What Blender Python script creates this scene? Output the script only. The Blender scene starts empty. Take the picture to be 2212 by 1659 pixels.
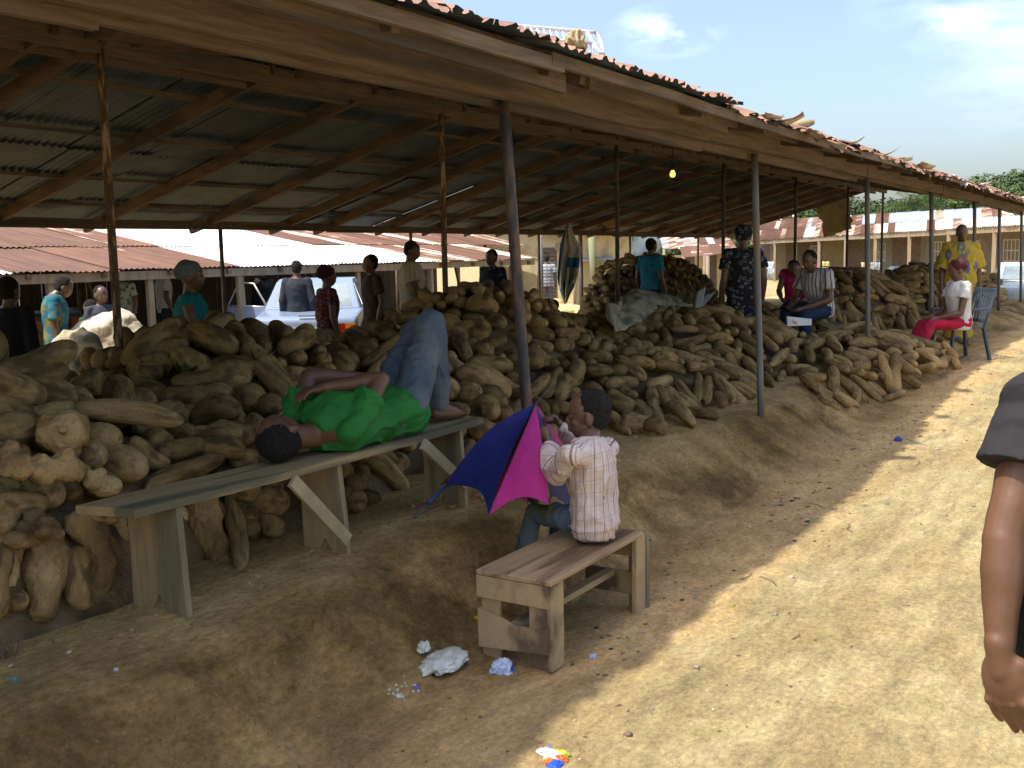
import bpy, bmesh, math, random
import numpy as np
from mathutils import Vector, Matrix, noise as mnoise
R = math.radians
scn = bpy.context.scene
col = scn.collection
# ---------------------------------------------------------------- camera (X runs along the stall row, Y goes away from the road, Z up)
YAW, PIT, ROLL, FPX = R(32.35), R(7.02), R(-1.07), 2236.0
fw = Vector((math.cos(YAW)*math.cos(PIT), math.sin(YAW)*math.cos(PIT), -math.sin(PIT)))
r0 = Vector((math.sin(YAW), -math.cos(YAW), 0)); u0 = r0.cross(fw)
rt = r0*math.cos(ROLL) + u0*math.sin(ROLL); up = u0*math.cos(ROLL) - r0*math.sin(ROLL)
CAM = Vector((0, 0, 1.67))
cd = bpy.data.cameras.new('camera'); camo = bpy.data.objects.new('camera', cd); col.objects.link(camo)
camo.matrix_world = Matrix(((rt.x, up.x, -fw.x, CAM.x), (rt.y, up.y, -fw.y, CAM.y), (rt.z, up.z, -fw.z, CAM.z), (0, 0, 0, 1)))
cd.sensor_width = 36; cd.lens = 36*FPX/2212; cd.clip_end = 3000; cd.clip_start = .05
scn.camera = camo
# ---------------------------------------------------------------- light
SUN = Vector((-.42, .235, 1.0)).normalized()          # towards the sun
sel = math.asin(SUN.z)
w = bpy.data.worlds.new('World'); scn.world = w; w.use_nodes = True
nt = w.node_tree; bg = nt.nodes['Background']
sky = nt.nodes.new('ShaderNodeTexSky'); sky.sky_type = 'NISHITA'; sky.sun_disc = False
sky.sun_elevation = sel; sky.sun_rotation = math.atan2(SUN.x, SUN.y); sky.air_density = 1.0; sky.dust_density = 3.8; sky.ozone_density = 1.5
tc = nt.nodes.new('ShaderNodeTexCoord'); mp = nt.nodes.new('ShaderNodeMapping'); mp.inputs['Scale'].default_value = (1.0, 1.0, 3.6)
mp.inputs['Location'].default_value = (.9, .4, .7)
nz = nt.nodes.new('ShaderNodeTexNoise'); nz.inputs['Scale'].default_value = 7; nz.inputs['Detail'].default_value = 7; nz.inputs['Roughness'].default_value = .58; nz.inputs['Distortion'].default_value = .3
cr = nt.nodes.new('ShaderNodeValToRGB'); cr.color_ramp.elements[0].position = .47; cr.color_ramp.elements[1].position = .66
cr.color_ramp.elements[0].color = (0, 0, 0, 1); cr.color_ramp.elements[1].color = (.75, .75, .75, 1)
mx = nt.nodes.new('ShaderNodeMixRGB'); mx.inputs['Color2'].default_value = (9.5, 9.8, 10.4, 1)
nt.links.new(tc.outputs['Generated'], mp.inputs['Vector']); nt.links.new(mp.outputs[0], nz.inputs['Vector'])
# three soft cloud banks at fixed compass directions
acc = None
for (cx_, cy_, r_, k_) in ((1440, 66, .058, .62), (2080, 42, .05, .62), (700, -900, .5, .9), (3600, -300, .5, .9), (-1500, 300, .5, .9), (620, 478, .12, .8)):
    dv = (fw + rt*((cx_-1106)/FPX) - up*((cy_-829.5)/FPX)).normalized()
    sb = nt.nodes.new('ShaderNodeVectorMath'); sb.operation = 'SUBTRACT'; sb.inputs[1].default_value = dv; nt.links.new(tc.outputs['Generated'], sb.inputs[0])
    sq = nt.nodes.new('ShaderNodeVectorMath'); sq.operation = 'MULTIPLY'; sq.inputs[1].default_value = (1, 1, 2.2); nt.links.new(sb.outputs[0], sq.inputs[0])
    ln = nt.nodes.new('ShaderNodeVectorMath'); ln.operation = 'LENGTH'; nt.links.new(sq.outputs[0], ln.inputs[0])
    mr_ = nt.nodes.new('ShaderNodeMapRange'); mr_.inputs['From Min'].default_value = r_; mr_.inputs['From Max'].default_value = r_*.15; mr_.inputs['To Max'].default_value = k_; nt.links.new(ln.outputs['Value'], mr_.inputs['Value'])
    if acc is None: acc = mr_.outputs[0]
    else:
        ma = nt.nodes.new('ShaderNodeMath'); ma.operation = 'MAXIMUM'; nt.links.new(acc, ma.inputs[0]); nt.links.new(mr_.outputs[0], ma.inputs[1]); acc = ma.outputs[0]
mm = nt.nodes.new('ShaderNodeMath'); mm.operation = 'MULTIPLY'
nt.links.new(nz.outputs['Fac'], cr.inputs['Fac']); nt.links.new(cr.outputs['Color'], mm.inputs[0]); nt.links.new(acc, mm.inputs[1]); nt.links.new(mm.outputs[0], mx.inputs['Fac'])
nt.links.new(sky.outputs[0], mx.inputs['Color1']); nt.links.new(mx.outputs[0], bg.inputs['Color'])
bg.inputs['Strength'].default_value = .117
sl = bpy.data.lights.new('sun', 'SUN'); sl.energy = 2.3; sl.angle = R(1.3); sl.color = (1, .95, .85)
so = bpy.data.objects.new('sun', sl); col.objects.link(so); so.rotation_euler = (-SUN).to_track_quat('-Z', 'Y').to_euler()
vs = scn.view_settings; vs.view_transform = 'Standard'; vs.look = 'None'; vs.gamma = 1; vs.use_curve_mapping = False; vs.exposure = 1.33
scn.cycles.max_bounces = 8; scn.cycles.diffuse_bounces = 6
# ---------------------------------------------------------------- helpers: where a sight line of the photo meets a plane of the place
def ray(x, y): return fw + rt*((x-1106)/FPX) - up*((y-829.5)/FPX)
def G(x, y, z=0.0):
    d = ray(x, y); return CAM + d*((z-CAM.z)/d.z)
def PV(x, y, v):
    d = ray(x, y); return CAM + d*(v/d.y)
def ppm(p): return FPX/((Vector(p)-CAM).dot(fw))
def proj(p):
    d = Vector(p)-CAM; z = d.dot(fw); return 1106+FPX*d.dot(rt)/z, 829.5-FPX*d.dot(up)/z, z
def ss(a, b, x):
    t = min(1, max(0, (x-a)/(b-a))); return t*t*(3-2*t)
def tag(o, label=None, cat=None, group=None, kind=None):
    if label: o['label'] = label
    if cat: o['category'] = cat
    if group: o['group'] = group
    if kind: o['kind'] = kind
    return o
def empty(name, loc=(0, 0, 0), rz=0, **k):
    o = bpy.data.objects.new(name, None); col.objects.link(o); o.location = loc; o.rotation_euler.z = rz
    o.empty_display_size = .1
    return tag(o, **k)
def mobj(name, me, mat=None, parent=None, loc=(0, 0, 0), world=False, smooth=None):
    o = bpy.data.objects.new(name, me); col.objects.link(o)
    if mat is not None and len(me.materials) == 0:
        for m in (mat if isinstance(mat, (list, tuple)) else [mat]): me.materials.append(m)
    o.location = loc
    if parent:
        o.parent = parent
        if world:                                     # mesh made in world coordinates
            o.matrix_parent_inverse = (Matrix.Translation(parent.location) @ parent.rotation_euler.to_matrix().to_4x4()).inverted() if parent.parent is None else Matrix()
    if smooth is not None: me.polygons.foreach_set('use_smooth', [smooth]*len(me.polygons))
    return o
def mk(name, V, F, smooth=False):
    me = bpy.data.meshes.new(name); me.from_pydata([tuple(v) for v in V], [], F); me.update()
    if smooth: me.polygons.foreach_set('use_smooth', [True]*len(me.polygons))
    return me
class MB:
    def __init__(s): s.v = []; s.f = []; s.m = []
    def add(s, V, F, mi=0):
        b = len(s.v); s.v += [Vector(v) for v in V]; s.f += [tuple(i+b for i in f) for f in F]; s.m += [mi]*len(F); return s
    def box(s, c, d, rot=None, mi=0, jit=0):
        hx, hy, hz = d[0]/2, d[1]/2, d[2]/2; rot = rot or Matrix.Identity(3)
        V = [Vector(c)+rot@Vector((x*hx+random.uniform(-jit, jit), y*hy+random.uniform(-jit, jit), z*hz+random.uniform(-jit, jit))) for x in (-1, 1) for y in (-1, 1) for z in (-1, 1)]
        return s.add(V, [(0, 1, 3, 2), (4, 6, 7, 5), (0, 4, 5, 1), (2, 3, 7, 6), (0, 2, 6, 4), (1, 5, 7, 3)], mi)
    def beam(s, a, b, w, h, upv=(0, 0, 1), n=1, jit=0, mi=0):     # rectangular bar from a to b, h along upv
        a = Vector(a); b = Vector(b); d = (b-a).normalized(); l = d.cross(Vector(upv)).normalized(); u = l.cross(d)
        V = []; 
        for i in range(n+1):
            c = a.lerp(b, i/n); j = (random.uniform(-jit, jit), random.uniform(-jit, jit)) if 0 < i < n else (0, 0)
            c = c+l*j[0]+u*j[1]
            V += [c-l*w/2-u*h/2, c+l*w/2-u*h/2, c+l*w/2+u*h/2, c-l*w/2+u*h/2]
        F = [(3, 2, 1, 0), (4*n, 4*n+1, 4*n+2, 4*n+3)]
        for i in range(n):
            for k in range(4):
                q = i*4; F.append((q+k, q+(k+1) % 4, q+4+(k+1) % 4, q+4+k))
        return s.add(V, F, mi)
    def tube(s, pts, rad, n=8, mi=0):
        pts = [Vector(p) for p in pts]
        if not isinstance(rad, (list, tuple)): rad = [rad]*len(pts)
        V = []; F = []
        x = None
        for i, p in enumerate(pts):
            d = (pts[min(i+1, len(pts)-1)]-pts[max(i-1, 0)]).normalized()
            if x is None: x = d.orthogonal().normalized()
            x = (x-d*x.dot(d)).normalized(); y = d.cross(x)
            V += [p+(x*math.cos(2*math.pi*k/n)+y*math.sin(2*math.pi*k/n))*rad[i] for k in range(n)]
            if i: 
                q = (i-1)*n; F += [(q+k, q+(k+1) % n, q+n+(k+1) % n, q+n+k) for k in range(n)]
        F.append(tuple(range(n-1, -1, -1))); F.append(tuple(range(len(V)-n, len(V))))
        return s.add(V, F, mi)
    def mesh(s, name, smooth=False):
        me = mk(name, s.v, s.f, smooth)
        if any(s.m): me.polygons.foreach_set('material_index', s.m)
        return me
    def build(s, name, mat, parent=None, world=True, smooth=False, bev=0):
        me = s.mesh(name, smooth)
        if bev:
            bm = bmesh.new(); bm.from_mesh(me); bmesh.ops.remove_doubles(bm, verts=bm.verts, dist=1e-5)
            bmesh.ops.bevel(bm, geom=bm.edges[:], offset=bev, segments=1, affect='EDGES', clamp_overlap=True); bm.to_mesh(me); bm.free()
        return mobj(name, me, mat, parent, world=world)
# ---------------------------------------------------------------- materials
def NL(m): return m.node_tree.nodes, m.node_tree.links
def mat(name, c1, c2=None, scale=8, rough=.85, bump=.3, bscale=None, c3=None, sc3=2, stretch=None, metal=0, rnd=0, spec=.3, lo=.35, hi=.65, bdist=.01, emit=None, sheen=0):
    m = bpy.data.materials.new(name); m.use_nodes = True; N, L = NL(m); b = N['Principled BSDF']
    b.inputs['Roughness'].default_value = rough; b.inputs['Metallic'].default_value = metal; b.inputs['Specular IOR Level'].default_value = spec
    if emit: b.inputs['Emission Color'].default_value = (*emit[0], 1); b.inputs['Emission Strength'].default_value = emit[1]
    if c2 is None: c2 = tuple(c*.8 for c in c1)
    tc = N.new('ShaderNodeTexCoord'); mp = N.new('ShaderNodeMapping'); L.new(tc.outputs['Object'], mp.inputs[0])
    if stretch: mp.inputs['Scale'].default_value = stretch
    vec = mp.outputs[0]
    if rnd:
        oi = N.new('ShaderNodeObjectInfo'); ad = N.new('ShaderNodeVectorMath'); ad.operation = 'ADD'
        sc = N.new('ShaderNodeVectorMath'); sc.operation = 'SCALE'; sc.inputs['Scale'].default_value = 37.0
        cb = N.new('ShaderNodeCombineXYZ'); [L.new(oi.outputs['Random'], cb.inputs[i]) for i in range(3)]
        L.new(cb.outputs[0], sc.inputs[0]); L.new(vec, ad.inputs[0]); L.new(sc.outputs[0], ad.inputs[1]); vec = ad.outputs[0]
    n1 = N.new('ShaderNodeTexNoise'); n1.inputs['Scale'].default_value = scale; n1.inputs['Detail'].default_value = 8; n1.inputs['Roughness'].default_value = .62; L.new(vec, n1.inputs['Vector'])
    r1 = N.new('ShaderNodeValToRGB'); r1.color_ramp.elements[0].position = lo; r1.color_ramp.elements[1].position = hi
    r1.color_ramp.elements[0].color = (*c1, 1); r1.color_ramp.elements[1].color = (*c2, 1); L.new(n1.outputs['Fac'], r1.inputs[0]); out = r1.outputs[0]
    if c3:
        n3 = N.new('ShaderNodeTexNoise'); n3.inputs['Scale'].default_value = sc3; n3.inputs['Detail'].default_value = 6; L.new(vec, n3.inputs['Vector'])
        r3 = N.new('ShaderNodeValToRGB'); r3.color_ramp.elements[0].position = .5; r3.color_ramp.elements[1].position = .62; L.new(n3.outputs['Fac'], r3.inputs[0])
        x = N.new('ShaderNodeMixRGB'); L.new(r3.outputs[0], x.inputs['Fac']); L.new(out, x.inputs['Color1']); x.inputs['Color2'].default_value = (*c3, 1); out = x.outputs[0]
    if rnd:
        hs = N.new('ShaderNodeHueSaturation'); mr = N.new('ShaderNodeMapRange'); mr.inputs['To Min'].default_value = 1-rnd; mr.inputs['To Max'].default_value = 1+rnd
        L.new(oi.outputs['Random'], mr.inputs['Value']); L.new(mr.outputs[0], hs.inputs['Value']); L.new(out, hs.inputs['Color']); out = hs.outputs[0]
    L.new(out, b.inputs['Base Color'])
    if bump:
        n2 = N.new('ShaderNodeTexNoise'); n2.inputs['Scale'].default_value = bscale or scale*4; n2.inputs['Detail'].default_value = 6; L.new(vec, n2.inputs['Vector'])
        bp = N.new('ShaderNodeBump'); bp.inputs['Strength'].default_value = bump; bp.inputs['Distance'].default_value = bdist; L.new(n2.outputs['Fac'], bp.inputs['Height']); L.new(bp.outputs[0], b.inputs['Normal'])
    m['out'] = 1
    return m
def stripes(m, axis, period, width, color, soft=.1, mixf=1.0, coord='Object', off=0):
    """adds woven stripes along an axis vector of the object coordinates to the base colour"""
    N, L = NL(m); b = N['Principled BSDF']; src = b.inputs['Base Color'].links[0].from_socket
    tc = N.new('ShaderNodeTexCoord'); dt = N.new('ShaderNodeVectorMath'); dt.operation = 'DOT_PRODUCT'; dt.inputs[1].default_value = axis; L.new(tc.outputs[coord], dt.inputs[0])
    a = N.new('ShaderNodeMath'); a.operation = 'MULTIPLY_ADD'; a.inputs[1].default_value = 1/period; a.inputs[2].default_value = 100+off; L.new(dt.outputs['Value'], a.inputs[0])
    f = N.new('ShaderNodeMath'); f.operation = 'FRACT'; L.new(a.outputs[0], f.inputs[0])
    g = N.new('ShaderNodeMath'); g.operation = 'LESS_THAN'; g.inputs[1].default_value = width; L.new(f.outputs[0], g.inputs[0])
    k = N.new('ShaderNodeMath'); k.operation = 'MULTIPLY'; k.inputs[1].default_value = mixf; L.new(g.outputs[0], k.inputs[0])
    x = N.new('ShaderNodeMixRGB'); L.new(k.outputs[0], x.inputs['Fac']); L.new(src, x.inputs['Color1']); x.inputs['Color2'].default_value = (*color, 1); L.new(x.outputs[0], b.inputs['Base Color'])
    return m
def spots(m, scale, color, lo=.25, hi=.3, feature='F1', rings=False, vscale=(1, 1, 1)):
    N, L = NL(m); b = N['Principled BSDF']; src = b.inputs['Base Color'].links[0].from_socket
    tc = N.new('ShaderNodeTexCoord'); mp = N.new('ShaderNodeMapping'); mp.inputs['Scale'].default_value = vscale; L.new(tc.outputs['Object'], mp.inputs[0])
    v = N.new('ShaderNodeTexVoronoi'); v.feature = feature; v.inputs['Scale'].default_value = scale; L.new(mp.outputs[0], v.inputs['Vector'])
    r = N.new('ShaderNodeValToRGB'); e = r.color_ramp.elements
    if rings:
        e[0].position = lo-.06; e[0].color = (0, 0, 0, 1); e[1].position = lo; e[1].color = (1, 1, 1, 1); q = e.new(hi); q.color = (1, 1, 1, 1); q = e.new(hi+.05); q.color = (0, 0, 0, 1)
    else:
        e[0].position = lo; e[0].color = (1, 1, 1, 1); e[1].position = hi; e[1].color = (0, 0, 0, 1)
    L.new(v.outputs['Distance'], r.inputs[0]); x = N.new('ShaderNodeMixRGB'); L.new(r.outputs[0], x.inputs['Fac']); L.new(src, x.inputs['Color1']); x.inputs['Color2'].default_value = (*color, 1); L.new(x.outputs[0], b.inputs['Base Color'])
    return m
M = {}
M['wood'] = mat('old_brown_wood', (.115, .078, .055), (.195, .138, .098), 6, .85, .4, 30, stretch=(.6, 9, 9), c3=(.085, .07, .065), sc3=1.2)
M['wood_v'] = mat('old_brown_wood_slope', (.10, .065, .045), (.165, .11, .075), 6, .85, .4, 30, stretch=(9, .8, 3), c3=(.07, .05, .04), sc3=1.2)
M['pole'] = mat('dark_pole_paint', (.045, .04, .045), (.075, .068, .072), 9, .55, .15, stretch=(3, 3, .7), c3=(.14, .085, .05), sc3=9)
M['polelight'] = mat('grey_pole_paint', (.16, .16, .16), (.12, .12, .125), 6, .5, .15, stretch=(3, 3, .7), c3=(.21, .15, .09), sc3=3)
M['polerust'] = mat('rusty_pole', (.07, .045, .03), (.14, .09, .055), 14, .8, .3, stretch=(3, 3, .8), c3=(.36, .26, .16), sc3=9)
# ================================================================ GROUND
def plat(u, v):
    """height of the trodden earth: road, rough bank, stall platform"""
    vb = 2.27+.10*math.sin(u*1.3+.5)+.08*math.sin(u*.47); vt = 2.98+.06*math.sin(u*1.9+1)
    h = .36*ss(vb, vt, v)
    bank = max(0, 1-abs((v-2.6)/.55))
    n = mnoise.noise(Vector((u*2.2, v*2.2, 3)))
    h += bank*(.05*n+.035*mnoise.noise(Vector((u*6, v*6, 1)))+.014*mnoise.noise(Vector((u*13, v*13, 1)))+.007*mnoise.noise(Vector((u*26, v*26, 1))))
    h += .012*mnoise.noise(Vector((u*1.2, v*1.7, 5)))*(1 if v < 2.4 else .5)
    if v < 2.3: h += .007*mnoise.noise(Vector((u*3.1, v*9, 9)))+.004*mnoise.noise(Vector((u*14, v*14, 9)))
    h -= .36*ss(9.6, 10.6, v)                     # the yard behind the shed lies lower again
    h += (.27*ss(8, 14.5, u)*(1-ss(2.1, 3.1, v))+.05*ss(8, 14, u)*ss(2.1, 3.1, v))*(1-ss(9.6, 10.6, v))
    return h
def axis(segs):
    out = []
    for a, b, s in segs: out += list(np.arange(a, b, s))
    return out
us = axis([(-900, -100, 100), (-100, -10, 12), (-10, .8, .6), (.8, 7, .045), (7, 12, .08), (12, 22, .16), (22, 40, .6), (40, 120, 6), (120, 1500, 120)])
vv = axis([(-900, -100, 100), (-100, -6, 10), (-6, -1, .5), (-1, 1.2, .07), (1.2, 3.4, .04), (3.4, 5, .1), (5, 11, .3), (11, 20, 1.5), (20, 100, 8), (100, 1300, 120)])
V = []; F = []; nu, nv = len(us), len(vv)
for v in vv:
    for u in us: V.append((u, v, plat(u, v) if -10 < u < 60 and -6 < v < 12 else 0))
for j in range(nv-1):
    for i in range(nu-1): q = j*nu+i; F.append((q, q+1, q+1+nu, q+nu))
gm = bpy.data.materials.new('trodden_earth'); gm.use_nodes = True; N, L = NL(gm); b = N['Principled BSDF']; b.inputs['Roughness'].default_value = .95; b.inputs['Specular IOR Level'].default_value = .15
tc = N.new('ShaderNodeTexCoord')
def nz_(scale, detail=8, stretch=(1, 1, 1), rough=.6, dist=0):
    mp = N.new('ShaderNodeMapping'); mp.inputs['Scale'].default_value = stretch; L.new(tc.outputs['Object'], mp.inputs[0])
    n = N.new('ShaderNodeTexNoise'); n.inputs['Scale'].default_value = scale; n.inputs['Detail'].default_value = detail; n.inputs['Roughness'].default_value = rough; n.inputs['Distortion'].default_value = dist; L.new(mp.outputs[0], n.inputs['Vector']); return n.outputs['Fac']
def ramp_(src, stops):
    r = N.new('ShaderNodeValToRGB'); e = r.color_ramp.elements
    e[0].position, e[0].color = stops[0][0], (*stops[0][1], 1); e[1].position, e[1].color = stops[-1][0], (*stops[-1][1], 1)
    for p, c in stops[1:-1]: q = e.new(p); q.color = (*c, 1)
    L.new(src, r.inputs[0]); return r.outputs[0]
def mix_(f, a, c, typ='MIX'):
    x = N.new('ShaderNodeMixRGB'); x.blend_type = typ
    if isinstance(f, float): x.inputs[0].default_value = f
    else: L.new(f, x.inputs[0])
    L.new(a, x.inputs[1]); L.new(c, x.inputs[2]) if not isinstance(c, tuple) else setattr(x.inputs[2], 'default_value', (*c, 1)); return x.outputs[0]
g = lambda a: (a, a, a)
sand = ramp_(nz_(.9, 9, (1, 2.2, 1), .68, .4), [(.36, (.31, .235, .11)), (.5, (.39, .305, .15)), (.64, (.46, .375, .20))])
sand = mix_(ramp_(nz_(3.2, 9, (.35, 2.2, 1), .72, .6), [(.5, g(0)), (.64, g(.85))]), sand, (.27, .215, .115))
earth = ramp_(nz_(1.6, 9, (1, 1, 1), .65, .5), [(.38, (.17, .105, .038)), (.52, (.36, .22, .08)), (.66, (.56, .37, .145))])
pad = ramp_(nz_(2.2, 8, (1, 1, 1), .6), [(.3, (.50, .31, .12)), (.7, (.66, .45, .185))])
shade_lift = ramp_(nz_(1.1, 7, (.7, 1, 1), .65), [(.4, (.52, .33, .145)), (.62, (.66, .44, .205))])  # verge earth, lightened and warmed in colour to lift the shade on it
sp = N.new('ShaderNodeSeparateXYZ'); L.new(tc.outputs['Object'], sp.inputs[0])
wob = nz_(1.3, 5)
vw = N.new('ShaderNodeMath'); vw.operation = 'MULTIPLY_ADD'; vw.inputs[1].default_value = .9; L.new(wob, vw.inputs[0]); L.new(sp.outputs['Y'], vw.inputs[2])
def rng(a, c):
    m_ = N.new('ShaderNodeMapRange'); m_.inputs['From Min'].default_value = a; m_.inputs['From Max'].default_value = c; L.new(vw.outputs[0], m_.inputs['Value']); return m_.outputs[0]
c = mix_(rng(2.0, 2.45), sand, shade_lift); c = mix_(rng(2.45, 2.95), c, earth); c = mix_(rng(3.2, 3.55), c, pad); c = mix_(rng(10.5, 11.5), c, sand)
c = mix_(ramp_(nz_(55, 4, (1, 1, 1), .75), [(.30, g(.7)), (.40, g(0))]), c, (.09, .06, .035)); c = mix_(ramp_(nz_(42, 3, (1.1, 1, 1)), [(.66, g(0)), (.74, g(.6))]), c, (.5, .4, .27))
c = mix_(1.0, c, ramp_(nz_(30, 8, (1, 1.3, 1), .78), [(.34, g(.66)), (.5, g(1.0)), (.64, g(1.30))]), 'MULTIPLY'); c = mix_(1.0, c, ramp_(nz_(6.5, 6, (.8, 1.6, 1), .7, .5), [(.36, g(.78)), (.62, g(1.12))]), 'MULTIPLY')
L.new(c, b.inputs['Base Color'])
b1 = N.new('ShaderNodeBump'); b1.inputs['Strength'].default_value = .8; b1.inputs['Distance'].default_value = .035; L.new(nz_(9, 9, (1, 1.6, 1), .72), b1.inputs['Height'])
b2 = N.new('ShaderNodeBump'); b2.inputs['Strength'].default_value = .7; b2.inputs['Distance'].default_value = .014; L.new(nz_(48, 8, (1, 1, 1), .7), b2.inputs['Height']); L.new(b1.outputs[0], b2.inputs['Normal']); L.new(b2.outputs[0], b.inputs['Normal'])
tag(mobj('ground', mk('ground', V, F, True), gm), kind='structure')

# ================================================================ SHED
VF, VR, VB = 2.92, 6.07, 9.75
UE = 27.2; U0 = -7.0
def tin_mat(name, rust, zinc, amount, under, rnd=.25, sc=(1, 1, 1), shiny=.45, scale=1.4):
    m = bpy.data.materials.new(name); m.use_nodes = True; N, L = NL(m); b = N['Principled BSDF']; b.inputs['Roughness'].default_value = .6
    tc = N.new('ShaderNodeTexCoord'); oi = N.new('ShaderNodeObjectInfo'); cb = N.new('ShaderNodeCombineXYZ'); [L.new(oi.outputs['Random'], cb.inputs[i]) for i in range(3)]
    s = N.new('ShaderNodeVectorMath'); s.operation = 'SCALE'; s.inputs['Scale'].default_value = 31; L.new(cb.outputs[0], s.inputs[0])
    a = N.new('ShaderNodeVectorMath'); a.operation = 'ADD'; mp = N.new('ShaderNodeMapping'); mp.inputs['Scale'].default_value = sc; L.new(tc.outputs['Object'], mp.inputs[0]); L.new(mp.outputs[0], a.inputs[0]); L.new(s.outputs[0], a.inputs[1])
    n = N.new('ShaderNodeTexNoise'); n.inputs['Scale'].default_value = scale; n.inputs['Detail'].default_value = 9; n.inputs['Roughness'].default_value = .7; L.new(a.outputs[0], n.inputs['Vector'])
    n2 = N.new('ShaderNodeTexNoise'); n2.inputs['Scale'].default_value = scale*3; n2.inputs['Detail'].default_value = 6; L.new(a.outputs[0], n2.inputs['Vector'])
    rr = N.new('ShaderNodeValToRGB'); rr.color_ramp.elements[0].position = .35; rr.color_ramp.elements[1].position = .65
    rr.color_ramp.elements[0].color = (*[c*.55 for c in rust], 1); rr.color_ramp.elements[1].color = (*rust, 1); L.new(n2.outputs['Fac'], rr.inputs[0])
    th = N.new('ShaderNodeMath'); th.operation = 'MULTIPLY_ADD'; th.inputs[1].default_value = .32; L.new(oi.outputs['Random'], th.inputs[0]); L.new(n.outputs['Fac'], th.inputs[2])
    st = N.new('ShaderNodeMapRange'); st.inputs['From Min'].default_value = amount-.02; st.inputs['From Max'].default_value = amount+.06; L.new(th.outputs[0], st.inputs['Value'])
    mx = N.new('ShaderNodeMixRGB'); L.new(st.outputs[0], mx.inputs[0]); L.new(rr.outputs[0], mx.inputs[1]); mx.inputs[2].default_value = (*zinc, 1)
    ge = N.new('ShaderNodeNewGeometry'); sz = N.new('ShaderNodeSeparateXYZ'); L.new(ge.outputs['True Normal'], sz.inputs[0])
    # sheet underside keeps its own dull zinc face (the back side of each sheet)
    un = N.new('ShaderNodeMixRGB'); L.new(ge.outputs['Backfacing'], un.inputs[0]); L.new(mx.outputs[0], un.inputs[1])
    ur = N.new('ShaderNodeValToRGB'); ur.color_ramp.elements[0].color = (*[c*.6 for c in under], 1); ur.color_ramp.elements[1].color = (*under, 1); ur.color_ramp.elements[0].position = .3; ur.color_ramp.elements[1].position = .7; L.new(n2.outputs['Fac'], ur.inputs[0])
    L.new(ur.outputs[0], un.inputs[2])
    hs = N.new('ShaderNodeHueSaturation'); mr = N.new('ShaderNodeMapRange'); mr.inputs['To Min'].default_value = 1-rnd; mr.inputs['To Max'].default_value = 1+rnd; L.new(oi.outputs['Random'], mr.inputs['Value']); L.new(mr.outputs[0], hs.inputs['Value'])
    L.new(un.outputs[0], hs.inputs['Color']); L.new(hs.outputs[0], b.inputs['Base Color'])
    bp = N.new('ShaderNodeBump'); bp.inputs['Strength'].default_value = .3; bp.inputs['Distance'].default_value = .01; L.new(n2.outputs['Fac'], bp.inputs['Height']); L.new(bp.outputs[0], b.inputs['Normal'])
    return m
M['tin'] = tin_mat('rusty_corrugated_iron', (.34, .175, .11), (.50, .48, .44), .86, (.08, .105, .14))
M['tin_bg'] = tin_mat('sunlit_rusty_iron', (.20, .088, .042), (.58, .52, .43), .77, (.12, .11, .10), sc=(3.5, .35, 1), scale=.9)
M['tin_white'] = tin_mat('bright_zinc_iron', (.45, .32, .22), (.85, .85, .84), .30, (.2, .2, .2), rnd=.08, sc=(3, .4, 1), scale=.8)
M['tin_grey'] = tin_mat('weathered_zinc_iron', (.30, .19, .13), (.42, .43, .44), .55, (.2, .2, .2), rnd=.15, sc=(3, .4, 1), scale=.8)
M['fascia'] = mat('sunbleached_fascia', (.15, .105, .07), (.23, .17, .115), 6, .85, .4, 30, stretch=(.6, 9, 9), c3=(.13, .10, .08), sc3=2.5)
def sheet_mesh(w=.9, l=2.0, period=.076, amp=.01, rag=0, seed=0, ny=3, cell=6, droop=0):
    """one corrugated sheet: x across the waves, y along the slope from 0 to l"""
    rd = random.Random(seed); n = int(w/period*cell); V = []; F = []
    for j in range(ny+1):
        for i in range(n+1):
            x = w*i/n; y = l*j/ny
            if rag and j == 0: y += rag*(mnoise.noise(Vector((x*9, seed*3.3, 0)))+.8*mnoise.noise(Vector((x*25, seed*3.3, 5))))+rag*.4*rd.random()
            z = amp*math.sin(2*math.pi*x/period)
            if droop: z -= droop*max(0, 1-y/.42)**1.6*(1+.5*mnoise.noise(Vector((x*2.2, seed*3.1, 8))))
            if rag: z += rag*.55*max(0, 1-y/(l*.4))*mnoise.noise(Vector((x*3.3, seed*7.1, 2)))*(1.4 if j == 0 else .7)
            V.append((x-w/2, y, z))
    for j in range(ny):
        for i in range(n): q = j*(n+1)+i; F.append((q, q+1, q+n+2, q+n+1))
    return mk('sheet', V, F, True)
shed = empty('market_shed', (0, VR, .36), label='long open market shed of rusty corrugated iron on thin poles over the yam heaps', cat='market shed')
def put(o, loc, rot=(0, 0, 0)): o.location = loc; o.rotation_euler = rot; return o
def part(name, me, mt, parent, loc, rot=(0, 0, 0)):
    o = mobj(name, me, mt, parent); o.location = Vector(loc)-parent.location; o.rotation_euler = rot; return o
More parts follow.
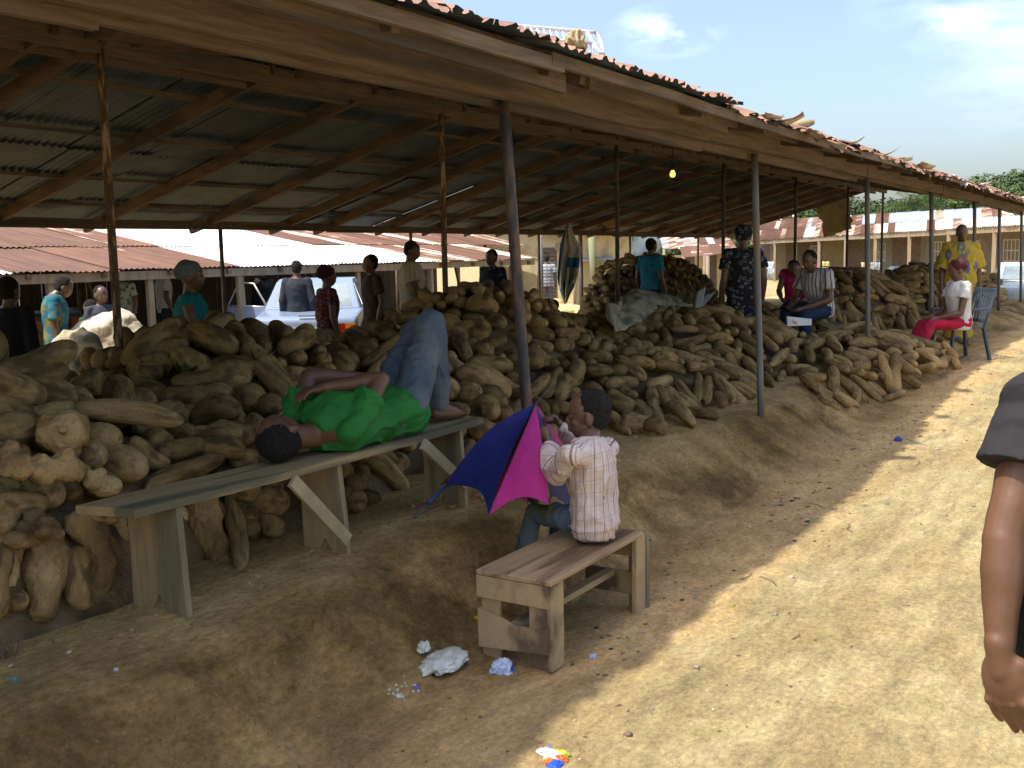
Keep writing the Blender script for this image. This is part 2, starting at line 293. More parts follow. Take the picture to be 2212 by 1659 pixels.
# --- posts
def post_mesh(h, r, bend, seed):
    rd = random.Random(seed); m = MB(); pts = []; n = 6
    for i in range(n+1): t = i/n; pts.append((bend[0]*t, bend[1]*t, h*t)); 
    m.tube(pts, [r*(1+.04*rd.uniform(-1, 1)) for _ in pts], 12); return m.mesh('post', True)
zf, zr_, zb = 2.47, 3.14, 2.14
for i, (u, lean, r, mt, vb) in enumerate([(.6, 0, .03, 'polelight', 2.86), (4.72, -.14, .030, 'pole', 2.86), (8.22, .17, .027, 'polelight', 2.78), (12.15, 0, .028, 'polelight', 2.86), (15.9, 0, .03, 'polelight', 2.86), (19.8, 0, .03, 'polelight', 2.86), (22.9, .05, .03, 'polelight', 2.86), (26.6, 0, .03, 'polelight', 2.86)]):
    v = vb; z0 = plat(u, v)-.05
    o = part('post', post_mesh(zf-z0, r, (lean, VF-v), i), M[mt], shed, (u, v, z0))
for i, u in enumerate([-3.6, .15, 4.55, 8.38, 12.2, 16.0, 19.8, 23.6, 26.9]):
    o = part('post', post_mesh(zr_-.31, .029, (0, 0), 40+i), M['polerust' if i in (2, 3) else 'pole'], shed, (u, VR, .31))
for i, u in enumerate([-2.6, 1.2, 5.1, 8.85, 12.6, 16.4, 20.2, 24, 27]):
    o = part('post', post_mesh(zb-.1, .025, (-.06 if i == 2 else 0, 0), 60+i), M['pole' if i < 4 else 'polelight'], shed, (u, VB, .1))
# --- rafters and purlins
slope_b = (zr_-zb)/(VB-VR); slope_f = (3.22-2.60)/(VR-2.4)
def zback(v): return 3.24-(v-VR)*slope_b
def zfront(v): return 3.24-(VR-v)*slope_f
raf = []
for i, x in enumerate([240, 660, 930]): raf.append(PV(x, 60+x*.17, VR).x)
rd = random.Random(5)
us_r = [u + rd.uniform(-.1, .1) for u in np.arange(-5.5, 4.2, 1.2)] + [4.55, 6.1, 7.35] + [8.7+1.15*k+rd.uniform(-.12, .12) for k in range(16)]
for u in us_r:
    m = MB(); w_ = rd.uniform(.045, .06); sk = rd.uniform(-.12, .12)
    m.beam((u+sk, VB+.35, zback(VB+.35)-.075), (u, VR-.05, zback(VR)-.06), w_, .11, n=4, jit=.006); m.build('rafter', M['wood_v'], shed)
    m = MB(); m.beam((u+.2+sk, 2.5, zfront(2.5)-.075), (u+.2, VR-.1, zfront(VR)-.075), w_, .10, n=3, jit=.006); m.build('rafter', M['wood_v'], shed)
def run(v, z, w_, h, name, mt='wood', a=U0, c=UE, seglen=3.8, jz=.012, upv=(0, 0, 1)):
    u = a
    while u < c-.4:
        e = min(c, u+seglen*rd.uniform(.8, 1.15)); m = MB()
        m.beam((u-.12, v+rd.uniform(-.006, .006), z+rd.uniform(-jz, jz)), (e, v+rd.uniform(-.01, .01), z+rd.uniform(-jz, jz)), w_, h*rd.uniform(.93, 1.06), upv=upv, n=5, jit=.005)
        m.build(name, M[mt], shed); u = e
for v in (6.85, 7.75, 8.75, 9.5): run(v, zback(v)-.022, .05, .035, 'purlin', jz=.004)
for v in (2.62, 3.6, 4.7): run(v, zfront(v)-.022, .05, .035, 'purlin', jz=.004)
run(VR, 3.13, .055, .13, 'ridge_beam'); run(VR+.25, 3.10, .03, .09, 'ridge_board', seglen=4.5)
run(VB, 2.10, .06, .10, 'eave_beam'); 
run(VF-.04, 2.535, .05, .15, 'front_beam', jz=.03, seglen=4.2); run(VF+.06, 2.49, .04, .10, 'front_beam', jz=.03, seglen=4.6); run(VF-.02, 2.645, .035, .05, 'front_beam', seglen=3.1, jz=.02)
run(2.47, 2.560, .028, .060, 'fascia_board', 'fascia', seglen=2.9, jz=.016); run(2.72, 2.60, .04, .05, 'fascia_board', seglen=3.4, jz=.012)
for ua_, ub_, vv_, zz_ in ((2.2, 4.6, 2.56, 2.52), (5.0, 7.1, 2.66, 2.56)): MB().beam((ua_, vv_, zz_+.03), (ub_, vv_+.02, zz_-.01), .03, .09, n=4, jit=.006).build('spliced_board', M['wood' if ua_ < 4 else 'fascia'], shed)
# --- roof sheets
shb = [sheet_mesh(seed=k) for k in range(3)]
ab = math.atan(slope_b); af = math.atan(slope_f)
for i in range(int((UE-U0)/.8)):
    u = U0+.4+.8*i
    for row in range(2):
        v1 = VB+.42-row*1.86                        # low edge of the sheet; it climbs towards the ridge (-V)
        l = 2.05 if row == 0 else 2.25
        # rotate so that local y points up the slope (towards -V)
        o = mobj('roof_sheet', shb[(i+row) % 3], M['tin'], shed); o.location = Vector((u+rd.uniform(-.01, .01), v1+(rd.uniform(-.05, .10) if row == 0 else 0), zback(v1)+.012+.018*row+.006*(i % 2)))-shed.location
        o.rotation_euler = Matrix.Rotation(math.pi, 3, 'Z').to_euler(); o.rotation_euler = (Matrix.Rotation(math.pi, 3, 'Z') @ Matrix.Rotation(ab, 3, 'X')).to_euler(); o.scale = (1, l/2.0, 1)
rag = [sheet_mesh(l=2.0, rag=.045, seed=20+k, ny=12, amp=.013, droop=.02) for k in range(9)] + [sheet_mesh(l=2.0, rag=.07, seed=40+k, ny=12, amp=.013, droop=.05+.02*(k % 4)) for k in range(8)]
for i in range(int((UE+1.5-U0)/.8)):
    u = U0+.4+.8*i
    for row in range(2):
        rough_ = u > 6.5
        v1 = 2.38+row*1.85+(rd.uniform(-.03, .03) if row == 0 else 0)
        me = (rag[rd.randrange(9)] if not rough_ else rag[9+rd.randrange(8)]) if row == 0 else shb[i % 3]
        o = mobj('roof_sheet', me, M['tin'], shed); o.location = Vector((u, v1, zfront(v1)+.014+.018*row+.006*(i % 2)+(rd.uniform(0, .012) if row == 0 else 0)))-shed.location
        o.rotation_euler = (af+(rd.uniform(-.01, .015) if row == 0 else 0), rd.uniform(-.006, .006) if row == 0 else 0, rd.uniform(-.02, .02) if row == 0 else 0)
# ================================================================ YAMS
M['yam'] = mat('dusty_yam_skin', (.38, .245, .10), (.56, .385, .175), 5, .95, .75, 40, c3=(.22, .145, .07), sc3=2.4, rnd=.26, spec=.04, bdist=.03, lo=.38, hi=.62)
spots(M['yam'], 44, (.20, .125, .055), lo=.06, hi=.20)
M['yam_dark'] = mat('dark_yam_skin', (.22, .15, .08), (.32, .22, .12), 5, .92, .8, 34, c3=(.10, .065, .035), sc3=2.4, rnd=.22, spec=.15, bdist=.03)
def yam_mesh(seed, ns=22, nl=18, k=1.0, aspect=3.0, name='yam'):
    """unit yam: axis local Z from -.5 to .5, widest radius .5; lumpy, tapering, a little bent"""
    rd = random.Random(seed); V = []; F = []
    bx, by = rd.uniform(-.28, .28)*k, rd.uniform(-.28, .28)*k; neck = rd.uniform(.76, 1.0); bulge = rd.uniform(.35, .65); o = seed*5.17
    waist = rd.uniform(.0, .09)
    for j in range(nl+1):
        t = j/nl; t2 = .5-.5*math.cos(math.pi*t)
        cap = (1-abs(2*t2-1)**(4.2 if aspect > 2 else 2.6))**.5
        prof = neck+(1-neck)*math.exp(-((t2-bulge)/.33)**2); prof *= 1-waist*math.exp(-((t2-.5)/.12)**2)
        cx, cy = bx*math.sin(math.pi*t2), by*math.sin(math.pi*t2)*.6
        for i in range(ns):
            a = 2*math.pi*i/ns; r = .5*cap*prof
            x, y, z = math.cos(a), math.sin(a), t2-.5
            n = mnoise.noise(Vector((x*1.1+o, y*1.1, z*aspect*1.3)))*.075+mnoise.noise(Vector((x*2.6+o, y*2.6, z*aspect*2.6)))*.035+mnoise.noise(Vector((x*6+o, y*6, z*aspect*6)))*.024
            r *= 1+n
            V.append((cx+r*x, cy+r*y, z*(1+.02*n)))
    for j in range(nl):
        for i in range(ns): q = j*ns; F.append((q+i, q+(i+1) % ns, q+ns+(i+1) % ns, q+ns+i))
    return mk(name, V, F, True)
LONG = [yam_mesh(s) for s in range(1, 12)]; SHORT = [yam_mesh(s+50, aspect=1.5, k=.3) for s in range(7)]
LOWL = [yam_mesh(s, 10, 8) for s in range(1, 6)]; LOWS = [yam_mesh(s+50, 10, 8, aspect=1.5, k=.3) for s in range(3)]
def ys(u, v):
    """surface of the heaps (through the middle of their outer yams)"""
    z = plat(u, v) if v < 11 else 0
    for cu, cv, ru, rv, h, p in MOUNDS:
        d = math.hypot((u-cu)/ru, (v-cv)/rv)
        if d < 1: z = max(z, (.36 if cv < 9.9 and cv > 2.9 else .1)*(1 if p else 1)+h*(1-d**p)**.8)
    return z
MOUNDS = [
 (2.15, 4.7, 1.75, 1.42, .86, 2.6), (1.6, 4.2, 1.2, .85, .70, 3.0), (5.0, 5.6, 1.25, 1.6, .86, 2.4), (3.9, 4.25, 1.1, .78, .50, 2.5), (7.2, 6.3, 2.1, 1.2, .62, 2.2),
 (8.15, 5.5, 1.45, 1.3, 1.03, 2.1), (5.75, 4.75, 1.35, 1.32, .60, 2.6), (7.3, 5.0, 1.4, 1.2, .55, 2.2),
 (8.7, 4.5, 2.0, 1.45, .45, 1.9), (11.6, 4.9, 2.5, 1.85, .66, 1.9), (10.0, 5.8, 2.0, 1.3, .62, 2.0),
 (12.7, 3.2, 2.2, 1.15, .36, 1.9), (18.0, 4.6, 2.2, 1.15, 1.0, 2.3), (15.6, 5.6, 1.5, 1.0, .55, 2.2), (22.5, 4.3, 2.0, .95, 1.0, 2.4), (17.9, 8.2, 2.3, 1.2, 1.27, 3.0),
 (26.2, 3.7, 1.2, .5, .75, 4), (24.2, 3.35, .8, .4, .55, 4), (8.9, 12.0, 1.8, .8, .45, 2.0), (30, 4.5, 2.0, .9, .75, 2.5)]
def hit(x, y):
    d = ray(x, y); best = None; t = 2.6; prev = None
    while t < 34:
        p = CAM+d*t; g = p.z-ys(p.x, p.y)
        if p.y > 2.4:
            if g <= 0: return CAM+d*(t-.02)
            sc = g*ppm(p)
            if best is None or sc < best[0]: best = (sc, t)
        t += .035 if t < 8 else .07
    return CAM+d*best[1]
yams = []      # (centre, axis unit, length, radius, zone)
yr = random.Random(11)
def zone(p):
    if p.x < 3.4 and p.y < 6.5: return 0
    if p.x < 5.2: return 1
    if p.x < 8.4 and p.y > 5.0: return 2
    if p.x < 7.2: return 3
    if p.x < 9.9 and p.y < 7: return 4
    if p.y > 7 and p.x < 21: return 8
    if p.y < 4.2 and 11 < p.x < 15.4: return 6
    if p.x < 14.6: return 5
    if p.x < 20.5: return 7
    return 9
def ann(zx, zy, k, lst):
    for a in lst:
        if len(a) == 5:
            x1, y1, x2, y2, r = a; p1 = hit(x1*k+zx, y1*k+zy); p2 = hit(x2*k+zx, y2*k+zy)
            if (p2-p1).length > 3.2*math.hypot(x2-x1, y2-y1)*k/ppm(p1)+.15:      # one end slipped past the crest
                q = CAM+ray(x2*k+zx, y2*k+zy)*((p1-CAM).dot(fw)+.1); p2 = q
            rr = r*k/ppm((p1+p2)/2); ax = (p2-p1).normalized(); yams.append(((p1+p2)/2, ax, (p2-p1).length+2*rr*.95, rr, zone(p1)))
        else:
            x, y, r = a; p = hit(x*k+zx, y*k+zy); rr = r*k/ppm(p); d = ray(x, y).normalized()
            ax = Vector((yr.uniform(-.15, .6), 1, yr.uniform(-.25, .2))).normalized(); L_ = rr*yr.uniform(3.2, 5)
            yams.append((p+ax*(L_/2-rr*.9), ax, L_, rr, zone(p)))
ann(0, 725.4, .3859, [(20, 1240, -10, 1500, 90), (0, 940, 200, 940, 75), (285, 900, 100), (290, 740, 430, 750, 78), (350, 535, 128), (130, 500, -40, 540, 100), (600, 570, 100), (470, 410, 960, 470, 72), (980, 520, 1060, 545, 58),
 (520, 675, 86), (740, 730, 104), (590, 830, 88), (780, 610, 900, 690, 66), (930, 650, 1120, 620, 66), (850, 840, 1220, 690, 66), (1110, 550, 1270, 560, 60), (1170, 640, 1320, 650, 66), (200, 150, 480, 330, 80), (400, 210, 610, 300, 62),
 (150, 270, 360, 330, 84), (-20, 240, 180, 330, 92), (-10, 400, 110, 430, 80), (60, 460, 380, 385, 60), (1280, 930, 1340, 1290, 58), (1380, 1000, 74), (1390, 870, 82), (1540, 930, 92), (1390, 1110, 76), (1530, 1090, 70),
 (60, 720, 70), (130, 690, 48), (130, 775, 45), (420, 640, 340, 690, 50), (0, 650, 60, 640, 70), (80, 850, 60), (420, 870, 60), (30, 1060, 70), (500, 1010, 620, 1015, 56), (140, 830, 200, 870, 40), (440, 1250, 460, 1460, 80), (100, 1480, 70), (1190, 1000, 80),
 (1330, 220, 96), (1240, 330, 84), (1425, 370, 80), (1290, 430, 82), (1355, 560, 82), (1060, 440, 1180, 450, 74), (970, 340, 1150, 350, 70), (1010, 250, 1230, 215, 56), (850, 190, 70), (1400, 670, 66), (760, 280, 900, 330, 70), (930, 150, 60), (1120, 160, 70), (720, 330, 60)])
ann(0, 426.7, .27, [(1060, 1270, 1360, 1040, 105), (1520, 1090, 1830, 1200, 110), (1850, 1060, 1990, 1170, 85), (1210, 1330, 100), (1620, 1340, 1450, 1250, 100), (1900, 1425, 138), (1480, 1120, 90), (1290, 1200, 1440, 1180, 80), (1700, 1120, 1560, 1040, 90)])
ann(512, 682.7, .3086, [(90, 250, 340, 530, 88), (200, 270, 420, 500, 58), (400, 380, 520, 380, 60), (60, 370, 90), (120, 600, 84), (60, 830, 98), (260, 640, 80), (150, 760, 60), (560, 500, 340, 470, 50),
 (1450, 370, 74), (1480, 510, 94), (1640, 540, 80), (1560, 655, 80), (1560, 790, 68), (1460, 790, 54), (1610, 430, 1830, 520, 100), (1650, 335, 1880, 350, 60), (1750, 660, 100), (1880, 690, 60), (1505, 900, 1470, 1080, 72), (1630, 910, 1610, 1030, 62), (1690, 780, 1810, 830, 88),
 (1400, 130, 1560, 330, 78), (1530, 170, 1600, 290, 50), (1520, 60, 68), (1620, 60, 50), (1560, 150, 74), (1720, 90, 70), (1630, 210, 70), (1730, 250, 70), (1840, 175, 62), (1840, 50, 60), (1790, 320, 60), (1830, 880, 70), (1540, 1010, 1560, 1110, 55), (1840, 600, 70),
 (620, 180, 74), (600, 300, 60), (350, 220, 480, 150, 78), (730, 230, 60), (790, 150, 930, 190, 60), (900, 320, 1120, 150, 45), (760, 360, 84), (650, 380, 56), (950, 420, 1090, 280, 58), (430, 300, 60), (540, 420, 50), (860, 60, 990, 130, 60), (1060, 80, 70),
 (870, 1100, 820, 1180, 75), (760, 1230, 55), (850, 1310, 85), (970, 1270, 60), (740, 1370, 50), (870, 980, 60), (750, 1080, 70), (240, 1270, 75), (230, 1160, 90), (260, 1440, 72), (80, 1380, 65), (60, 1230, 80), (90, 1500, 75)])
ann(1024, 640, .3086, [(635, 590, 600, 690, 64), (735, 490, 700, 600, 66), (700, 430, 36), (420, 660, 500, 570, 52), (350, 700, 430, 640, 46), (590, 520, 490, 680, 48), (980, 300, 840, 370, 44), (1040, 335, 1210, 345, 48), (1070, 400, 1170, 400, 42), (1220, 390, 1350, 380, 34),
 (1290, 440, 1380, 450, 54), (1120, 455, 1230, 480, 44), (910, 430, 54), (930, 520, 48), (1030, 520, 52), (1020, 450, 1170, 560, 54), (960, 615, 1110, 605, 48), (1300, 480, 1440, 520, 44), (1050, 660, 1110, 690, 44), (810, 645, 870, 670, 48), (710, 690, 50), (985, 700, 1090, 760, 66),
 (1160, 770, 1220, 830, 58), (1080, 860, 1140, 880, 52), (1240, 660, 1258, 780, 48), (1270, 810, 1300, 890, 42), (1200, 960, 74), (1310, 980, 58), (1370, 800, 1520, 920, 56), (1500, 840, 1690, 880, 40), (970, 840, 1080, 970, 46), (970, 940, 1075, 1070, 40), (1370, 660, 1490, 790, 46),
 (1430, 610, 1560, 760, 42), (1565, 550, 1555, 720, 42), (1640, 580, 1625, 730, 45), (1690, 560, 1800, 720, 46), (1790, 430, 1890, 590, 48), (1810, 630, 1940, 690, 42), (1710, 360, 1870, 430, 42), (1660, 290, 1780, 310, 42), (1420, 330, 1600, 285, 38), (1520, 380, 1630, 355, 38),
 (1570, 420, 1640, 420, 38), (1520, 490, 1590, 490, 36), (1650, 480, 38), (1720, 460, 48), (1400, 225, 1550, 235, 30), (1160, 230, 48), (1250, 290, 50), (1290, 200, 45), (1390, 200, 48), (1600, 130, 54), (1650, 175, 38), (1700, 230, 34), (1900, 450, 1970, 560, 40), (2000, 560, 2090, 640, 34),
 (1450, 700, 1540, 780, 40), (1300, 650, 1360, 760, 42), (1710, 700, 1740, 740, 40), (60, 240, 62), (170, 320, 58), (80, 370, 62), (120, 80, 66), (40, 160, 40), (350, 150, 62), (440, 190, 56), (350, 300, 60), (520, 270, 56), (430, 360, 50), (520, 360, 44), (450, 460, 60), (350, 460, 56), (340, 570, 50), (340, 640, 40),
 (620, 350, 56), (600, 250, 700, 260, 50), (740, 180, 60), (650, 120, 60), (820, 130, 60), (770, 300, 55), (640, 780, 50), (570, 790, 560, 860, 40), (880, 760, 50)])
ann(1578.8, 341.4, .2863, [(620, 1360, 700, 1480, 48), (760, 1360, 820, 1440, 48), (480, 1390, 470, 1440, 46), (580, 1440, 600, 1520, 44), (420, 1375, 540, 1380, 34), (310, 1550, 420, 1450, 42), (460, 1520, 44), (680, 1290, 760, 1390, 44), (730, 1530, 870, 1600, 38), (860, 1300, 1030, 1270, 42),
 (1060, 1325, 48), (920, 1400, 1070, 1405, 40), (920, 1450, 1060, 1480, 44), (960, 1560, 1020, 1570, 40), (1190, 1470, 1260, 1480, 34), (1140, 1410, 34), (1200, 1560, 48), (520, 1290, 46), (600, 1290, 44), (900, 1000, 36), (960, 1060, 1030, 1130, 42), (900, 1110, 960, 1170, 40), (930, 1210, 48), (990, 960, 1050, 1000, 40),
 (1180, 860, 1290, 950, 38), (1160, 950, 1310, 1010, 36), (1180, 1060, 1310, 1080, 38), (1200, 1170, 44), (1340, 1200, 1390, 1290, 40), (1270, 1200, 1290, 1300, 42), (1190, 1240, 40), (1420, 880, 34), (1480, 900, 34), (1460, 1000, 34), (1400, 960, 34), (1240, 1130, 34), (860, 1060, 34)])
ann(1365.4, 768, .3086, [(1195, 205, 1300, 295, 34), (1320, 300, 1430, 375, 36), (1440, 330, 1510, 385, 38), (1510, 335, 1565, 370, 32), (1410, 110, 1410, 250, 48), (1270, 150, 38), (1110, 140, 1120, 195, 36), (1050, 130, 1030, 180, 32), (1460, 180, 1630, 330, 38), (1550, 160, 1740, 330, 34), (1670, 210, 1750, 270, 38),
 (1770, 335, 1890, 285, 27), (1740, 140, 1860, 215, 38), (1870, 130, 1995, 200, 36), (1890, 70, 1995, 125, 38), (1780, 60, 34), (1565, 260, 1570, 345, 32), (960, 110, 930, 70, 30), (990, 150, 32), (1600, 120, 36), (1690, 150, 34), (1330, 190, 34), (1200, 130, 30)])
def settle(y):
    c, ax, L_, r, z = y; g = plat(c.x, c.y)+r*.85; return (Vector((c.x, c.y, max(c.z, g))), ax, L_, r, z)
yams = [settle(y) for y in yams]
n_ann = len(yams)
# --- fill the rest of the heap surfaces
def seg3(y): c, a, L_, r, _ = y; h = max(0, L_/2-r); return [c-a*h, c, c+a*h]
PTS = [seg3(y) for y in yams]
arr = np.array([[tuple(q) for q in s] for s in PTS]); rad = np.array([y[3] for y in yams])
cand = []
for mi, (cu, cv, ru, rv, h, p) in enumerate(MOUNDS):
    far = cu > 14 or cv > 7.5
    n = int(ru*rv*(700 if far else 620))
    for _ in range(n):
        a = yr.uniform(0, 2*math.pi); q = yr.random()**.38; u = cu+ru*q*math.cos(a); v = cv+rv*q*math.sin(a)
        z = ys(u, v); e = .05; gu, gv = (ys(u+e, v)-ys(u-e, v))/(2*e), (ys(u, v+e)-ys(u, v-e))/(2*e)
        if z-plat(u, v) < .04 and v < 11: continue
        nrm = Vector((-gu, -gv, 1)).normalized()
        if u < 3.3 and v < 3.8: continue               # the front row there is hand-shaped
        if nrm.y > .55: continue                       # the far side of a heap is out of sight
        down = Vector((gu, gv, gu*gu+gv*gv)); down = -down.normalized() if down.length > .05 else Vector((1, 0, 0))
        side = nrm.cross(down)
        k = min(.999, max(0, .5+.75*mnoise.noise(Vector((u*1.1+mi*7, v*1.1, z*1.3)))+yr.uniform(-.16, .16))); big = 1.55 if u < 4.2 and v < 5.5 else 1.25 if u < 5.8 and v < 7 else 1.05 if u < 12 else .95
        r = yr.uniform(.050, .066)*big; L_ = yr.uniform(.34, .50)*(big if big > 1.2 else 1)
        endon = .97 if mi == 15 else .72 if mi in (0, 2, 4, 5, 6, 7) else .33
        if k < endon: ax = Vector((.75+yr.uniform(-.4, .3), .66+yr.uniform(-.3, .4), yr.uniform(-.25, .2))).normalized(); c = Vector((u, v, z))+ax*(L_/2-r)-nrm*.02
        elif k < .75: ax = (down+side*yr.uniform(-.35, .35)).normalized(); c = Vector((u, v, z))-nrm*.03
        else: ax = (side+down*yr.uniform(-.3, .3)).normalized(); c = Vector((u, v, z))-nrm*.03
        if mi in (16, 17): ax = Vector((yr.uniform(-.2, .2)+.9, yr.uniform(-.2, .2)-.5, 0)).normalized()
        y = (c, ax, L_, r, zone(Vector((u, v, z)))); s = np.array([tuple(q) for q in seg3(y)])
        near = np.abs(arr[:, 1, :]-s[1]).sum(axis=1) < 1.1
        if near.any():
            d = np.linalg.norm(arr[near][:, :, None, :]-s[None, None, :, :], axis=3).min(axis=(1, 2))
            if (d < (rad[near]+r)*.80).any(): continue
        y = settle(y); yams.append(y); arr = np.concatenate([arr, s[None]]); rad = np.append(rad, r)
def size_px(y):
    x_, y_, z_ = proj(y[0]); vis = -80 < x_ < 2290
    return (y[3]*y[2])**.5*FPX/z_ if vis and z_ > 0 else 0
order = sorted(range(len(yams)), key=lambda i: -size_px(yams[i])-(40 if i < n_ann else 0))
ZL = {0: 'large knobbly brown yam in the nearest heap behind the long bench', 1: 'stout brown yam in the second heap, behind the sleeping man', 2: 'brown yam in the shadowed heap in front of the pale blue car',
      3: 'fat brown yam stacked beside the far end of the long bench', 4: 'brown yam in the low spread heap behind the boy', 5: 'long brown yam in the heap under the dusty sack', 6: 'pale brown yam in the heap spilling onto the road past the third pole',
      7: 'brown yam in the heap behind the man with the newspaper', 8: 'round dark yam in the tall stack beside the man in blue', 9: 'small brown yam in the far heaps beyond the plastic chair'}
ZG = {0: 'yams in the nearest heap', 1: 'yams behind the sleeping man', 2: 'yams before the car', 3: 'yams at the bench end', 4: 'yams behind the boy', 5: 'yams under the sack', 6: 'yams spilling to the road', 7: 'yams behind the newspaper', 8: 'yams in the tall stack', 9: 'yams in the far heaps'}
ZN = {0: 'nearest heap', 1: 'heap behind the sleeping man', 2: 'shadowed heap before the car', 3: 'heap at the bench end', 4: 'spread heap behind the boy',
      5: 'heap under the dusty sack', 6: 'heap spilling onto the road', 7: 'heap behind the striped shirt', 8: 'tall stack by the turquoise shirt', 9: 'far heaps past the chair'}
ZR = {z: sorted(proj(y[0])[0] for y in yams if y[4] == z and size_px(y) > 0) for z in range(10)}
def yam_label(y):
    c, ax, L_, r, z = y; vd = (c-CAM).normalized(); e = abs(ax.dot(vd)); q = ZR[z]; x_ = proj(c)[0]; f_ = sum(1 for k in q if k < x_)/max(1, len(q))
    o_ = 'end-on' if e > .72 else ('upright' if abs(ax.z) > .62 else ('slanting' if abs(ax.z) > .28 else 'flat-lying'))
    h_ = c.z-plat(c.x, c.y); t_ = 'at the foot' if h_ < .16 else 'low' if h_ < .34 else 'halfway up' if h_ < .55 else 'high' if h_ < .78 else 'at the crest'
    s_ = ('left edge', 'far left side', 'left side', 'centre', 'right side', 'far right side', 'right edge')[min(6, int(f_*7))]
    k_ = 'thick' if r > .085 else 'long' if L_ > r*6.6 else 'slim' if r < .055 else 'stubby' if L_ < r*3.6 else 'medium'
    return '%s %s yam %s, %s of the %s' % (k_, o_, t_, s_, ZN[z])
def yam_matrix(y, sd):
    c, ax, L_, r, _ = y; q = ax.to_track_quat('Z', 'Y').to_matrix() @ Matrix.Rotation(sd*2.399, 3, 'Z')
    return Matrix.Translation(c) @ q.to_4x4() @ Matrix.Diagonal((2*r, 2*r, L_, 1))
for me in LONG+SHORT: me.materials.append(M['yam'])
rest = MB_v = []; RV = []; RF = []
NIND = 288
for n, i in enumerate(order):
    y = yams[i]; short = y[2] < y[3]*3.1
    if n < NIND:
        me = (SHORT[i % 7] if short else LONG[i % 11]); o = bpy.data.objects.new('yam', me); col.objects.link(o); o.matrix_world = yam_matrix(y, i)
        tag(o, yam_label(y), 'yam', ZG[y[4]])
    elif size_px(y) > 0:
        me = (LOWS[i % 3] if short else LOWL[i % 5]) if size_px(y) < 22 else (SHORT[i % 7] if short else LONG[i % 11])
        mw = yam_matrix(y, i); b0 = len(RV)
        co = np.empty(len(me.vertices)*3); me.vertices.foreach_get('co', co); co = co.reshape(-1, 3) @ np.array(mw.to_3x3()).T+np.array(mw.translation)
        RV += co.tolist(); RF += [tuple(v+b0 for v in p.vertices) for p in me.polygons]
tag(mobj('yam_heap', mk('yam_heap', RV, RF, True), M['yam']), kind='stuff', label='mass of smaller brown yams filling the heaps under the shed')
print('yams', n_ann, len(yams))
_by = {}
for o in [o for o in bpy.data.objects if o.name.split('.')[0] == 'yam']: _by.setdefault(o['label'], []).append(o)
for _l, _os in _by.items():
    if len(_os) < 2 or len(_os) > 5: continue
    _os.sort(key=lambda o: -o.matrix_world.translation.z); _w = {2: ['upper', 'lower'], 3: ['upper', 'middle', 'lower'], 4: ['topmost', 'upper', 'lower', 'lowest'], 5: ['topmost', 'upper', 'middle', 'lower', 'lowest']}[len(_os)]
    for o, q_ in zip(_os, _w): o['label'] = q_+' one of the '+_l.split(' ', 1)[1] if len(_l.split()) < 13 else q_+' '+_l.split(' ', 1)[1]
# --- packed inside of the heaps (yams lying deeper)
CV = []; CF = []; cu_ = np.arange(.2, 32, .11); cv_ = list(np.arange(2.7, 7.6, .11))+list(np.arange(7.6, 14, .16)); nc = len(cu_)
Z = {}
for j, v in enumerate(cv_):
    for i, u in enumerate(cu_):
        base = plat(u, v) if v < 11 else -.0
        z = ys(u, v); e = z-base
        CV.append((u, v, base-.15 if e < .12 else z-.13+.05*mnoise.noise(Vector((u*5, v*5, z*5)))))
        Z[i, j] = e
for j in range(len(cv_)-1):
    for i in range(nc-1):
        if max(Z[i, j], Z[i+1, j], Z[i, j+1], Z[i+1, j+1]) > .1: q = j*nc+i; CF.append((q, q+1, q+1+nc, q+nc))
tag(mobj('heap_core', mk('heap_core', CV, CF, True), M['yam_dark']), kind='stuff', label='packed yams and soil deep inside the heaps')
